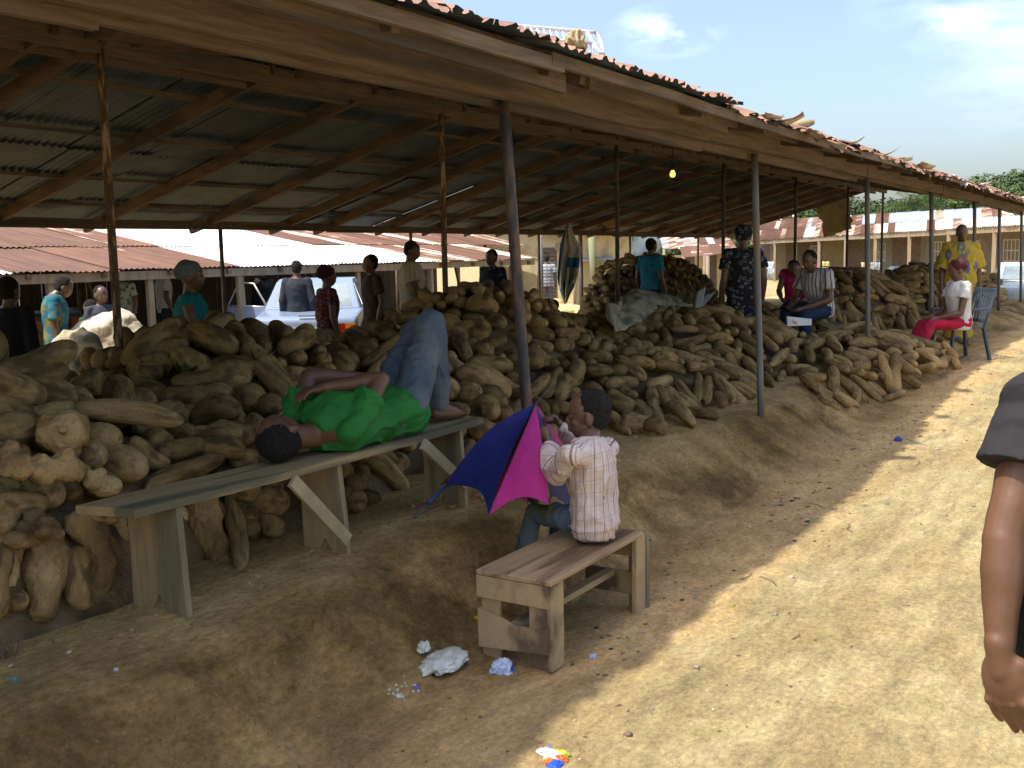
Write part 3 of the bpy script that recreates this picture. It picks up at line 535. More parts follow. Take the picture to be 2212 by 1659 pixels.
# --- the knobbly foreground yams, each with its own shape
def blobmesh(prims, vox=.012, smooth=4, name='blob'):
    bm = bmesh.new()
    for p in prims:
        if p[0] == 'c':
            _, a, b_, ra, rb = p; a = Vector(a); b_ = Vector(b_); d = b_-a; L_ = d.length
            if L_ < 1e-5: d = Vector((0, 0, 1)); L_ = 1e-4
            q = d.to_track_quat('Z', 'Y').to_matrix(); n = 14; rings = []
            prof = [(-ra*math.cos(t), ra*math.sin(t)) for t in (.35, .75, 1.15, 1.57)]+[(L_+rb*math.sin(t), rb*math.cos(t)) for t in (0, .42, .82, 1.22)]
            for z, r in prof: rings.append([bm.verts.new(a+q@Vector((r*math.cos(2*math.pi*k/n), r*math.sin(2*math.pi*k/n), z))) for k in range(n)])
            v0 = bm.verts.new(a+q@Vector((0, 0, -ra))); v1 = bm.verts.new(a+q@Vector((0, 0, L_+rb)))
            for s in range(len(rings)-1):
                for k in range(n): bm.faces.new((rings[s][k], rings[s][(k+1) % n], rings[s+1][(k+1) % n], rings[s+1][k]))
            for k in range(n): bm.faces.new((v0, rings[0][(k+1) % n], rings[0][k])); bm.faces.new((v1, rings[-1][k], rings[-1][(k+1) % n]))
        elif p[0] == 'e':
            _, c, rr, rot = p; n, ml = 18, 12; rings = []
            rot = rot or Matrix.Identity(3)
            for j in range(1, ml):
                t = math.pi*j/ml; rings.append([bm.verts.new(Vector(c)+rot@Vector((rr[0]*math.sin(t)*math.cos(2*math.pi*k/n), rr[1]*math.sin(t)*math.sin(2*math.pi*k/n), -rr[2]*math.cos(t)))) for k in range(n)])
            v0 = bm.verts.new(Vector(c)+rot@Vector((0, 0, -rr[2]))); v1 = bm.verts.new(Vector(c)+rot@Vector((0, 0, rr[2])))
            for s in range(len(rings)-1):
                for k in range(n): bm.faces.new((rings[s][k], rings[s][(k+1) % n], rings[s+1][(k+1) % n], rings[s+1][k]))
            for k in range(n): bm.faces.new((v0, rings[0][(k+1) % n], rings[0][k])); bm.faces.new((v1, rings[-1][k], rings[-1][(k+1) % n]))
        elif p[0] == 'l':                        # loft: list of (centre, front axis, left axis, rx, ry)
            n = 24; rings = []
            for c, fx, ly, rx, ry in p[1]: rings.append([bm.verts.new(Vector(c)+fx*(rx*math.cos(2*math.pi*k/n))+ly*(ry*math.sin(2*math.pi*k/n))) for k in range(n)])
            for s in range(len(rings)-1):
                for k in range(n): bm.faces.new((rings[s][k], rings[s][(k+1) % n], rings[s+1][(k+1) % n], rings[s+1][k]))
            bm.faces.new(rings[0][::-1]); bm.faces.new(rings[-1])
    bmesh.ops.recalc_face_normals(bm, faces=bm.faces)
    me = bpy.data.meshes.new(name); bm.to_mesh(me); bm.free()
    o = bpy.data.objects.new('tmp', me); col.objects.link(o)
    md = o.modifiers.new('r', 'REMESH'); md.mode = 'VOXEL'; md.voxel_size = vox
    if smooth: s_ = o.modifiers.new('s', 'SMOOTH'); s_.factor = .5; s_.iterations = smooth
    dg = bpy.context.evaluated_depsgraph_get(); out = bpy.data.meshes.new_from_object(o.evaluated_get(dg)); out.name = name
    bpy.data.objects.remove(o); bpy.data.meshes.remove(me)
    out.polygons.foreach_set('use_smooth', [True]*len(out.polygons)); return out
def shake(me, amp, fr, seed=0, amp2=0, fr2=30, ax=(1, 1, 1)):
    n = len(me.vertices); co = np.empty(n*3); me.vertices.foreach_get('co', co); co = co.reshape(-1, 3); nn = np.empty(n*3); me.vertices.foreach_get('normal', nn); nn = nn.reshape(-1, 3)
    s = np.array([amp*mnoise.noise(Vector((p[0]*fr*ax[0]+seed, p[1]*fr*ax[1], p[2]*fr*ax[2])))+(amp2*mnoise.noise(Vector((p[0]*fr2+seed, p[1]*fr2, p[2]*fr2))) if amp2 else 0) for p in co])
    co = co+nn*s[:, None]; me.vertices.foreach_set('co', co.ravel()); me.update(); return me
def ridge(me, amp, fr, seed=0, ax=(1, 1, 1), tilt=None):
    """sharp creases: ridged noise pressed into a cloth mesh"""
    n = len(me.vertices); co = np.empty(n*3); me.vertices.foreach_get('co', co); co = co.reshape(-1, 3); nn = np.empty(n*3); me.vertices.foreach_get('normal', nn); nn = nn.reshape(-1, 3)
    s = []
    for p in co:
        w_ = mnoise.noise(Vector((p[0]*3+seed, p[1]*3, p[2]*3)))*.12; q = Vector(((p[0]+w_)*fr*ax[0]+seed, (p[1]-w_)*fr*ax[1], (p[2]+w_)*fr*ax[2]))
        a = 1-abs(mnoise.noise(q))*2.6; s.append(amp*(max(0, a)**2-.25)+amp*.3*mnoise.noise(q*2.3))
    co = co+nn*np.array(s)[:, None]; me.vertices.foreach_set('co', co.ravel()); me.update(); return me
def zp(X, Y, v): return PV(X*.3859, Y*.3859+725.4, v)
def knob(label, pts, knobs=(), seed=0):
    """a hand-shaped yam: pts = [(X, Y, V, radius px)] along its axis, knobs the same"""
    pr = []; q = [(zp(X, Y, v), r*.3859/ppm(zp(X, Y, v))) for X, Y, v, r in pts]
    for (a, ra), (b_, rb) in zip(q, q[1:]): pr.append(('c', a, b_, ra, rb))
    for X, Y, v, r in knobs:
        c = zp(X, Y, v); rr = r*.3859/ppm(c); near = min(q, key=lambda t: (t[0]-c).length); pr.append(('c', near[0].lerp(c, .5), c, rr*1.1, rr))
    c0 = sum((x[0] for x in q), Vector())/len(q)
    pr = [(p[0], p[1]-c0, p[2]-c0, p[3], p[4]) for p in pr]
    me = shake(blobmesh(pr, .0085, 4, 'yam'), .014, 14, seed, .005, 45); o = mobj('yam', me, M['yam']); o.location = c0
    tag(o, label, 'yam', 'large foreground yams'); return o
knob('huge upright yam with knobs on its shoulders standing left of the bench leg', [(255, 1130, 3.42, 100), (265, 1230, 3.42, 128), (255, 1380, 3.40, 112), (245, 1545, 3.36, 66)], [(70, 1145, 3.38, 46), (190, 1010, 3.44, 58), (240, 1100, 3.32, 44), (325, 1110, 3.36, 46), (255, 1040, 3.36, 44), (130, 1080, 3.42, 40)], 1)
knob('tall bent yam standing between the huge upright yam and the nearest bench leg', [(430, 1060, 3.5, 72), (520, 1130, 3.48, 96), (560, 1270, 3.44, 98), (550, 1400, 3.42, 78), (535, 1500, 3.4, 52)], [(385, 1030, 3.5, 36), (590, 1200, 3.46, 80)], 2)
knob('long bent yam standing on end under the middle of the long bench', [(1130, 900, 3.66, 82), (1150, 1060, 3.62, 92), (1200, 1170, 3.56, 76), (1280, 1290, 3.46, 52), (1265, 1340, 3.42, 44)], [(1390, 1250, 3.5, 36)], 3)
knob('clustered many-fingered yam lump on the left of the nearest heap', [(60, 640, 3.5, 60), (60, 720, 3.48, 50)], [(140, 690, 3.42, 45), (130, 775, 3.42, 40), (190, 745, 3.4, 38), (30, 760, 3.46, 36), (215, 690, 3.42, 34)], 4)
knob('broad yam lump with small fingers lying above the knobbly upright yam', [(290, 740, 3.42, 66), (400, 745, 3.42, 78)], [(230, 690, 3.42, 36), (215, 755, 3.4, 40), (360, 670, 3.42, 44), (260, 800, 3.4, 34)], 5)
knob('small forked yam lump just above the tip of the long bench', [(560, 830, 3.48, 62), (620, 835, 3.48, 64)], [(500, 775, 3.46, 32), (495, 830, 3.45, 36), (560, 775, 3.46, 34)], 6)
knob('round yam with a woody stub facing the viewer on the nearest heap', [(330, 530, 3.75, 120), (360, 540, 3.7, 122), (420, 520, 3.95, 90)], [(350, 528, 3.58, 26), (250, 560, 3.72, 60), (440, 560, 3.74, 60)], 7)
knob('thick upright yam in the gap right of the tall bent yam, against the bench leg', [(650, 1070, 3.60, 70), (655, 1240, 3.56, 74), (640, 1420, 3.50, 50)], [(700, 1120, 3.58, 34)], 8)
knob('shadowed upright yam wedged between the huge knobbly one and the tall bent one', [(385, 1170, 3.66, 70), (400, 1330, 3.60, 72), (410, 1450, 3.52, 50)], [], 9)
knob('broad upright yam standing just right of the nearest bench leg', [(1000, 1010, 3.72, 70), (1010, 1170, 3.68, 78), (1040, 1290, 3.62, 52)], [(950, 1060, 3.70, 36)], 10)
knob('stout upright yam at the left edge of the frame', [(60, 1100, 3.55, 66), (50, 1260, 3.50, 84), (20, 1440, 3.44, 60)], [(110, 1160, 3.5, 34)], 11)
# ================================================================ PEOPLE
M['skin'] = mat('dark_brown_skin', (.11, .056, .034), (.15, .08, .047), 9, .42, .08, 120, spec=.5)
M['skin_warm'] = mat('warm_brown_skin', (.20, .098, .052), (.26, .13, .072), 9, .34, .10, 160, spec=.5, bdist=.004)
M['hair'] = mat('short_black_hair', (.010, .008, .008), (.035, .03, .027), 90, .95, 1.0, 240, bdist=.02)
M['eye_white'] = mat('eye_dark', (.10, .085, .075), None, 5, .3, 0)
M['sole'] = mat('foot_sole', (.25, .13, .085), (.2, .1, .06), 9, .6, .1)
def cloth(name, c1, c2=None, **k):
    kk = dict(scale=14, rough=.9, bump=.25, bscale=55, bdist=.008); kk.update(k); return mat(name, c1, c2, **kk)
X3 = Vector((1, 0, 0)); Y3 = Vector((0, 1, 0)); Z3 = Vector((0, 0, 1))
def V3(*a): return Vector(a)
def pose(h=1.7, **o):
    s = h/1.7
    J = dict(pel=V3(0, 0, .93), wai=V3(0, 0, 1.06), che=V3(.01, 0, 1.27), nek=V3(0, 0, 1.44), head=V3(.025, 0, 1.59), shL=V3(0, .175, 1.385), shR=V3(0, -.175, 1.385),
             elL=V3(-.03, .235, 1.10), elR=V3(-.03, -.235, 1.10), wrL=V3(.05, .25, .86), wrR=V3(.05, -.25, .86), hiL=V3(0, .09, .90), hiR=V3(0, -.09, .90), knL=V3(.02, .10, .49), knR=V3(.02, -.10, .49),
             anL=V3(-.01, .105, .08), anR=V3(-.01, -.105, .08), toL=V3(.15, .12, .03), toR=V3(.15, -.12, .03), pf=X3.copy(), cf=X3.copy(), hf=X3.copy(), hu=Z3.copy(), fdL=V3(.25, 0, -1), fdR=V3(.25, 0, -1), pnL=V3(0, -1, 0), pnR=V3(0, 1, 0))
    for k, v in o.items(): J[k] = Vector(v)
    for k in J:
        if k not in ('pf', 'cf', 'hf', 'hu', 'fdL', 'fdR', 'pnL', 'pnR'): J[k] = J[k]*s
    J['s'] = s; return J
def sit(h=1.7, seat=.45, **o):
    d = .93-seat-.10; k = dict(pel=V3(0, 0, .93-d), wai=V3(.01, 0, 1.06-d), che=V3(.03, 0, 1.27-d), nek=V3(.03, 0, 1.44-d), head=V3(.06, 0, 1.59-d), shL=V3(.03, .175, 1.385-d), shR=V3(.03, -.175, 1.385-d),
             elL=V3(.10, .24, 1.12-d), elR=V3(.10, -.24, 1.12-d), wrL=V3(.32, .17, 1.02-d), wrR=V3(.32, -.17, 1.02-d), hiL=V3(.02, .09, .92-d), hiR=V3(.02, -.09, .92-d), knL=V3(.42, .13, .50), knR=V3(.42, -.13, .50), anL=V3(.38, .13, .09), anR=V3(.38, -.13, .09), toL=V3(.54, .14, .03), toR=V3(.54, -.14, .03), fdL=V3(1, -.4, -.2), fdR=V3(1, .4, -.2))
    k.update(o); return pose(h, **k)
def torso(J, inf=0, low=.08, top=1.0, wide=1.0):
    s = J['s']; pf, cf = J['pf'].normalized(), J['cf'].normalized(); up0 = (J['wai']-J['pel']).normalized()
    rows = [(J['pel']-up0*low*s, .088, .135, 0), (J['pel'], .108, .165, 0), (J['wai'], .098, .142, .4), (J['wai'].lerp(J['che'], .5), .112, .152, .7), (J['che'], .12, .168, 1), (J['che'].lerp(J['nek'], .45), .108, .168, 1), (J['che'].lerp(J['nek'], .75), .085, .125, 1), (J['nek'], .062, .072, 1)]
    out = []
    P = [r[0] for r in rows]
    for i, (c, rx, ry, t) in enumerate(rows[:int(round(len(rows)*top))]):
        u = (P[min(i+1, len(P)-1)]-P[max(0, i-1)]).normalized(); f = pf.lerp(cf, t); f = (f-u*f.dot(u)).normalized(); l = u.cross(f)
        out.append((c, f, l, (rx*s+inf)*wide, (ry*s+inf)*wide))
    return ('l', out)
def head(J):
    s = J['s']; c = J['head']; f = J['hf'].normalized(); u = J['hu'].normalized(); f = (f-u*f.dot(u)).normalized(); l = u.cross(f)
    rot = Matrix((f, l, u)).transposed(); k = min(1.0, .55+.45*s) / s * s
    k = .9+.1*s if s < 1 else 1
    e = lambda x, y, z, a, b_, c_: ('e', c+(f*x+l*y+u*z)*k, (a*k, b_*k, c_*k), rot)
    return [e(0, 0, .02, .098, .078, .098), e(.022, 0, -.045, .072, .060, .070), e(.045, 0, -.085, .035, .038, .028), e(.098, 0, -.022, .016, .017, .022), e(.088, .0, -.062, .016, .026, .016), e(.075, 0, .028, .022, .05, .016),
            e(-.005, .082, -.015, .020, .009, .032), e(-.005, -.082, -.015, .020, .009, .032), e(.06, .036, -.03, .025, .022, .022), e(.06, -.036, -.03, .025, .022, .022), ('c', J['nek']-u*.02, c-u*.06*k-f*.01, .056*s**.5*k, .052*s**.5*k)], rot, k
def hand(w, fd, pn, s, left, curl=.5, detail=True):
    """palm and five curled fingers; fd = finger direction, pn = palm normal"""
    fd = fd.normalized(); pn = (pn-fd*pn.dot(fd)).normalized(); sd = fd.cross(pn)*(1 if left else -1)     # sd points to the thumb side
    if not detail: return [('c', w, w+fd*.07*s, .026*s, .034*s), ('c', w+fd*.08*s, w+fd*.13*s+pn*.03*s, .028*s, .016*s), ('c', w+fd*.03*s+sd*.02*s, w+fd*.08*s+sd*.045*s+pn*.02*s, .013*s, .010*s)]
    rot = Matrix((fd, sd, pn)).transposed(); pr = [('e', w+fd*.048*s, (.056*s, .040*s, .019*s), rot), ('c', w-fd*.02*s, w+fd*.03*s, .0235*s, .024*s)]
    for i, (y, L_) in enumerate([(.030, .070), (.010, .078), (-.011, .072), (-.030, .056)]):
        a = w+fd*.088*s+sd*y*s-fd*abs(y)*.15*s; r = (.0105-.0006*i)*s; k = curl*(1+.12*i)
        pr.append(('c', w+fd*.05*s+sd*y*.8*s, a, r*1.15, r*1.12)); pr.append(('e', a-pn*.004*s, (r*1.25, r*1.2, r*1.25), None)); p = a
        for q, frac in ((.9, .45), (1.8, .32), (2.4, .25)):
            d = fd*math.cos(k*q)+pn*math.sin(k*q)+sd*(y*1.2); n_ = p+d*L_*frac*s; pr.append(('c', p, n_, r, r*.9)); p = n_; r *= .93
    a = w+fd*.02*s+sd*.026*s+pn*.006*s; b_ = a+(fd*.6+sd*.62+pn*.35).normalized()*.042*s; c_ = b_+(fd*.85+sd*.15+pn*.5).normalized()*.034*s
    pr += [('c', a, b_, .015*s, .012*s), ('c', b_, c_, .012*s, .0095*s)]
    return pr
def limb(a, b_, ra, rb, bulge=None):
    if not bulge: return [('c', a, b_, ra, rb)]
    t, r = bulge; m_ = a.lerp(b_, t); return [('c', a, m_, ra, r), ('c', m_, b_, r, rb)]
def body(J, fine=False, feet=True, handcurl=.5, hands=True, slim=1):
    s = J['s']; q = s*slim; hp, rot, k = head(J); pr = [torso(J)]+hp
    for S in 'LR':
        pr += [('e', J['sh'+S], (.054*q, .052*q, .054*q), None), ('c', J['nek'].lerp(J['che'], .12), J['sh'+S].lerp(J['nek'], .18), .045*q, .046*q)]+limb(J['sh'+S], J['el'+S], .050*q, .040*q, (.4, .049*q))+limb(J['el'+S], J['wr'+S], .041*q, .026*q, (.3, .043*q))
        if hands: pr += hand(J['wr'+S], J['fd'+S], J['pn'+S], s*J.get('hs', 1), S == 'L', handcurl, fine)
        pr += limb(J['hi'+S], J['kn'+S], .082*q, .056*q)+limb(J['kn'+S], J['an'+S], .056*q, .036*q, (.3, .060*q))
        if feet:
            a, t = J['an'+S], J['to'+S]; fd = (t-a); hz = Vector((fd.x, fd.y, fd.z)); d = fd.normalized(); dn = (Vector((0, 0, -1))-d*(-d.z))
            heel = a-d*.03*s+Vector((0, 0, -.035*s)) if abs(J['an'+S].z-J['to'+S].z) < .12 else a
            pr += [('c', heel, t, .034*s, .024*s), ('c', a, a.lerp(t, .6), .036*s, .028*s)]
            if fine:
                sd_ = d.cross(Z3).normalized()
                for i in range(5): b0 = t+sd_*(-.03+.015*i)*s-d*.01*s; pr.append(('c', b0, b0+d*(.03-.004*abs(i-(4 if S == 'L' else 0)))*s, .011*s, .009*s))
    return pr, rot, k
def recenter(pr, c):
    out = []
    for p in pr:
        if p[0] == 'c': out.append(('c', p[1]-c, p[2]-c, p[3], p[4]))
        elif p[0] == 'e': out.append(('e', Vector(p[1])-c, p[2], p[3]))
        else: out.append(('l', [(a-c, f, l, x, y) for a, f, l, x, y in p[1]]))
    return out
def person(label, J, loc, rz, top=None, sleeve=.5, bottom=None, legs='trousers', hair='hair', skin='skin', vox=.014, fine=False, wrap=None, wrapmat=None, group=None, fold=.006, loose=.014, hem=.10, curl=.5, toplabel=None, eyes=True, slim=1, name='person', foldax=(1, 1, .5), flare=0):
    o0 = empty(name, loc, rz, label=label, cat='person', group=group); s = J['s']
    pr, rot, k = body(J, fine, True, curl, True, slim)
    b_ = mobj('body', shake(blobmesh(pr, vox, 3, 'body'), .002, 20), M[skin], o0)
    c = J['head']; f, l, u = rot.col[0], rot.col[1], rot.col[2]
    if hair:
        h_ = blobmesh([('e', c+(u*.034-f*.018)*k, (.093*k, .082*k, .092*k), rot), ('e', c+(-u*.005-f*.035)*k, (.068*k, .074*k, .075*k), rot)], vox*.7, 3); mobj('hair', shake(h_, .003, 55, 0, .003, 120), M[hair], o0)
    if wrap:
        mobj('headscarf', shake(blobmesh([('e', c+(u*.05-f*.025)*k, (.108*k*wrap, .094*k*wrap, .088*k*wrap), rot), ('e', c+(u*.03-f*.075)*k, (.06*k*wrap, .07*k*wrap, .055*k*wrap), rot)], vox*.7, 2), .010, 16, 3), wrapmat, o0)
    if eyes:
        for sg in (-1, 1):
            m = blobmesh([('e', c+(f*.083+l*.033*sg+u*.002)*k, (.010, .012, .007), rot)], .004, 0); mobj('eye', m, M['eye_white'], o0)
    if top:
        tp = [torso(J, loose*s**.5+.009, hem)]
        for S in 'LR':
            a, e = J['sh'+S], J['el'+S]; w_ = J['wr'+S]; tp += [('e', a, (.052*s*slim+loose*.7,)*3, None), ('c', J['nek'].lerp(J['che'], .2), a.lerp(J['nek'], .15), .045*s*slim+loose*.6, .046*s*slim+loose*.6)]
            tp.append(('c', J['che'].lerp(J['nek'], .4), a.lerp(J['che'], .12), .075*s+loose, .046*s*slim+loose*.8))
            if sleeve <= 1:
                d_ = (e-a).normalized(); fx_ = d_.orthogonal().normalized(); ly_ = d_.cross(fx_); L0 = (e-a).length*sleeve
                tp.append(('l', [(a+d_*t_*L0, fx_, ly_, r_, r_) for t_, r_ in ((-.05, .040*s*slim+loose*.7), (.35, .050*s*slim+loose*.85), (.75, .049*s*slim+loose*1.1), (1.0, .049*s*slim+loose*1.3))]))
            else: tp += [('c', a, e, .052*s*slim+loose, .044*s*slim+loose), ('c', e, e.lerp(w_, sleeve-1), .044*s*slim+loose, .036*s*slim+loose)]
        if flare: tp.append(('l', [(J['pel']-Z3*.045, J['pf'].normalized(), Z3.cross(J['pf']).normalized(), .115*s+flare, .15*s+flare), (J['wai'], J['pf'].normalized(), Z3.cross(J['pf']).normalized(), .10*s+loose, .14*s+loose)]))
        me = blobmesh(tp, vox*.8, 2); shake(me, fold*1.2, 7, 4, fold*.4, 22, (1, 1, .55)); ridge(me, fold*.9, 9, 5, foldax); x = mobj('shirt', me, top, o0)
        if toplabel: x['label'] = toplabel
    if legs == 'trousers':
        tp = [torso(J, .012, .09, .4)]
        for S in 'LR': tp += limb(J['hi'+S], J['kn'+S], .086*s*slim+.012, .062*s*slim+.012)+limb(J['kn'+S], J['kn'+S].lerp(J['an'+S], .93), .06*s*slim+.013, .046*s*slim+.014)
        me = blobmesh(tp, vox*.8, 2); shake(me, fold*1.0, 8, 9, fold*.3, 24, (1, 1, .8)); ridge(me, fold*.7, 10, 3, (1, 1, .6)); mobj('trousers', me, bottom, o0)
    elif legs in ('skirt', 'dress'):
        a = (J['anL']+J['anR'])/2; kn = (J['knL']+J['knR'])/2; up_ = Z3; f_ = J['pf'].normalized(); l_ = up_.cross(f_).normalized()
        if abs(kn.z-J['pel'].z) < .2*s:                 # seated: cloth over the thighs, falling from the knees
            th = (kn-J['pel']).normalized(); up2 = l_.cross(th)*-1
            tp = [('l', [(J['pel']-th*.06, Z3, l_, .12*s, .18*s), (J['pel'].lerp(kn, .5), Z3, l_, .10*s, .19*s), (kn+th*.03, Z3, l_, .075*s, .19*s)]), ('l', [(a+V3(0, 0, .12), f_, l_, .10*s, .19*s), (kn+V3(0, 0, .04), f_, l_, .09*s, .19*s)])]
        else: tp = [('l', [(a+V3(0, 0, .05*s), f_, l_, .17*s, .20*s), (kn, f_, l_, .135*s, .19*s), (J['pel'], f_, l_, .13*s, .185*s), (J['wai'], f_, l_, .115*s, .155*s)])]
        me = blobmesh(tp, vox*.9, 3); shake(me, .018, 9, 2, .005, 25, (1, 1, .15)); mobj(legs, me, bottom, o0)
    return o0
def stand_z(u, v): return plat(u, v)
jean = cloth('faded_blue_denim', (.062, .082, .112), (.115, .138, .16), scale=5, lo=.3, hi=.7, c3=(.15, .16, .16), sc3=2.5)
dkt = cloth('dark_trousers', (.02, .02, .028), (.035, .035, .045))
# ---- the man asleep on the long bench
B = .815
Js = pose(1.70)
Js.update(dict(head=V3(3.20, 3.22, B+.098), nek=V3(3.385, 3.21, B+.075), che=V3(3.56, 3.20, B+.125), wai=V3(3.77, 3.19, B+.115), pel=V3(3.93, 3.19, B+.11), shL=V3(3.45, 3.39, B+.10), shR=V3(3.45, 3.03, B+.10),
    elL=V3(3.60, 3.42, B+.31), wrL=V3(3.80, 3.26, B+.29), elR=V3(3.70, 3.06, B+.30), wrR=V3(3.52, 3.25, B+.275), fdL=V3(1, -.3, -.15), pnL=V3(0, 0, -1), fdR=V3(-1, .35, -.1), pnR=V3(0, 0, -1),
    hiL=V3(3.95, 3.29, B+.11), hiR=V3(3.95, 3.11, B+.11), knR=V3(4.25, 3.17, B+.515), knL=V3(4.37, 3.36, B+.47), anR=V3(4.28, 3.16, B+.085), anL=V3(4.36, 3.34, B+.085), toR=V3(4.45, 3.13, B+.035), toL=V3(4.53, 3.33, B+.035),
    pf=Z3.copy(), cf=Z3.copy(), hf=V3(.1, .75, 1), hu=V3(-1, 0, .05)))
c0 = V3(3.8, 3.2, B)
def shiftJ(J, c):
    K = dict(J)
    for q in K:
        if q not in ('pf', 'cf', 'hf', 'hu', 'fdL', 'fdR', 'pnL', 'pnR', 's', 'hs'): K[q] = J[q]-c
    return K
green = cloth('green_tshirt', (.022, .155, .028), (.032, .21, .040), scale=7, bump=.5, bscale=26, bdist=.012)
sleeper = person('man in a bright green t-shirt asleep on his back on the long bench, knees up', shiftJ(Js, c0), c0, 0, green, .62, jean, skin='skin_warm', vox=.0085, fine=True, fold=.014, loose=.015, hem=.10, eyes=True, curl=.35, foldax=(.5, 1, 1))
M['skin_mid'] = mat('mid_brown_skin', (.125, .060, .034), (.16, .08, .046), 6, .42, .06, 150, spec=.4)
sleeper.children[0].active_material = M['skin_mid']
# ---- the boy with the umbrella on the small bench
Jb = pose(1.22)
f = V3(-.22, .97, 0)
P_ = lambda x, y, v: PV(x, y, v)
Jb.update(dict(pel=P_(1283, 1112, 2.15), wai=P_(1284, 1062, 2.15), che=P_(1276, 1002, 2.16), nek=P_(1270, 950, 2.18), head=P_(1272, 896, 2.22), shL=P_(1230, 984, 2.12), shR=P_(1308, 970, 2.19), elL=P_(1200, 1030, 2.27), wrL=P_(1184, 950, 2.37),
    elR=P_(1246, 962, 2.40), wrR=P_(1205, 912, 2.44), fdL=P_(1160, 885, 2.45)-P_(1184, 950, 2.37), pnL=V3(.6, .2, -.3), fdR=P_(1166, 878, 2.47)-P_(1205, 912, 2.44), pnR=V3(-.2, -.2, -1), hiL=P_(1256, 1122, 2.19), hiR=P_(1300, 1120, 2.24), knL=P_(1152, 1108, 2.50), knR=P_(1205, 1105, 2.55),
    anL=P_(1124, 1240, 2.58), anR=P_(1202, 1238, 2.44), toL=P_(1090, 1262, 2.66), toR=P_(1190, 1262, 2.52), pf=f, cf=f+V3(-.1, 0, 0), hf=V3(-.42, .9, -.1), hu=V3(0, .05, 1)))
def astripes(m, n, width, color, off=0):
    """vertical stripes spaced evenly around the wearer (angle about the local Z axis)"""
    N, L = NL(m); b = N['Principled BSDF']; src = b.inputs['Base Color'].links[0].from_socket
    tc = N.new('ShaderNodeTexCoord'); sx = N.new('ShaderNodeSeparateXYZ'); L.new(tc.outputs['Object'], sx.inputs[0]); at_ = N.new('ShaderNodeMath'); at_.operation = 'ARCTAN2'; L.new(sx.outputs['Y'], at_.inputs[0]); L.new(sx.outputs['X'], at_.inputs[1])
    a = N.new('ShaderNodeMath'); a.operation = 'MULTIPLY_ADD'; a.inputs[1].default_value = n/6.2832; a.inputs[2].default_value = 50+off; L.new(at_.outputs[0], a.inputs[0])
    f = N.new('ShaderNodeMath'); f.operation = 'FRACT'; L.new(a.outputs[0], f.inputs[0]); g = N.new('ShaderNodeMath'); g.operation = 'LESS_THAN'; g.inputs[1].default_value = width; L.new(f.outputs[0], g.inputs[0])
    x = N.new('ShaderNodeMixRGB'); L.new(g.outputs[0], x.inputs['Fac']); L.new(src, x.inputs['Color1']); x.inputs['Color2'].default_value = (*color, 1); L.new(x.outputs[0], b.inputs['Base Color'])
    return m
shirtm = cloth('pink_cream_striped_shirt', (.60, .50, .45), (.70, .60, .54), scale=6, bump=.6, bscale=18, bdist=.02)
for _o, _w, _c in ((0, .10, (.27, .17, .18)), (.25, .05, (.42, .32, .31)), (.4, .04, (.48, .38, .35)), (-.2, .05, (.42, .32, .31))): astripes(shirtm, 19, _w, _c, _o)
stripes(shirtm, (0, .10, 1), .058, .06, (.38, .27, .26), mixf=.55); stripes(shirtm, (0, .10, 1), .058, .04, (.45, .35, .32), mixf=.5, off=.3)
c0 = V3(Jb['pel'].x, Jb['pel'].y, .39)
boyj = cloth('patched_jeans', (.07, .10, .15), (.12, .14, .17), scale=5, c3=(.12, .13, .06), sc3=3.5)
boy = person('small boy in a pale striped shirt sitting on the small bench with a child umbrella', shiftJ(Jb, c0), c0, 0, shirtm, 1.72, boyj, vox=.0075, fine=True, fold=.013, loose=.022, hem=.13, flare=.035, curl=.75, slim=.80, skin='skin')
# ---- the passer-by cut by the right edge
f0 = V3(fw.x, fw.y, 0).normalized(); A = CAM+f0*2.12+r0*1.30; A.z = 0
Jp = pose(1.68); q = lambda x, y, d: CAM+ray(x, y)*d-A
for k_ in list(Jp):
    if k_ in ('s', 'hs'): continue
    v = Jp[k_]; Jp[k_] = f0*v.x-r0*v.y+Z3*v.z
Jp.update(dict(shL=q(2245, 872, 2.10), elL=q(2168, 1160, 2.06), wrL=q(2160, 1412, 2.03), fdL=V3(0, 0, -1)+r0*.20-f0*.05, pnL=r0*.85+f0*.75, che=q(2420, 1000, 2.12), nek=q(2425, 800, 2.12), wai=q(2420, 1190, 2.12), pel=q(2400, 1340, 2.1), shR=q(2590, 870, 2.12)))
M['skin_deep'] = mat('deep_brown_skin', (.125, .062, .034), (.15, .076, .043), 4, .42, .05, 160, spec=.4, bdist=.004)
Jp['hs'] = 1.16
black = cloth('black_cotton_shirt', (.016, .015, .017), (.028, .026, .028), scale=9, bump=.3)
pas = person('passer-by in a black short sleeved shirt cut off by the right edge', Jp, A, 0, black, .50, cloth('black_skirt', (.012, .011, .012)), skin='skin_deep', vox=.0052, fine=True, fold=.006, loose=.030, hem=.12, curl=.22)
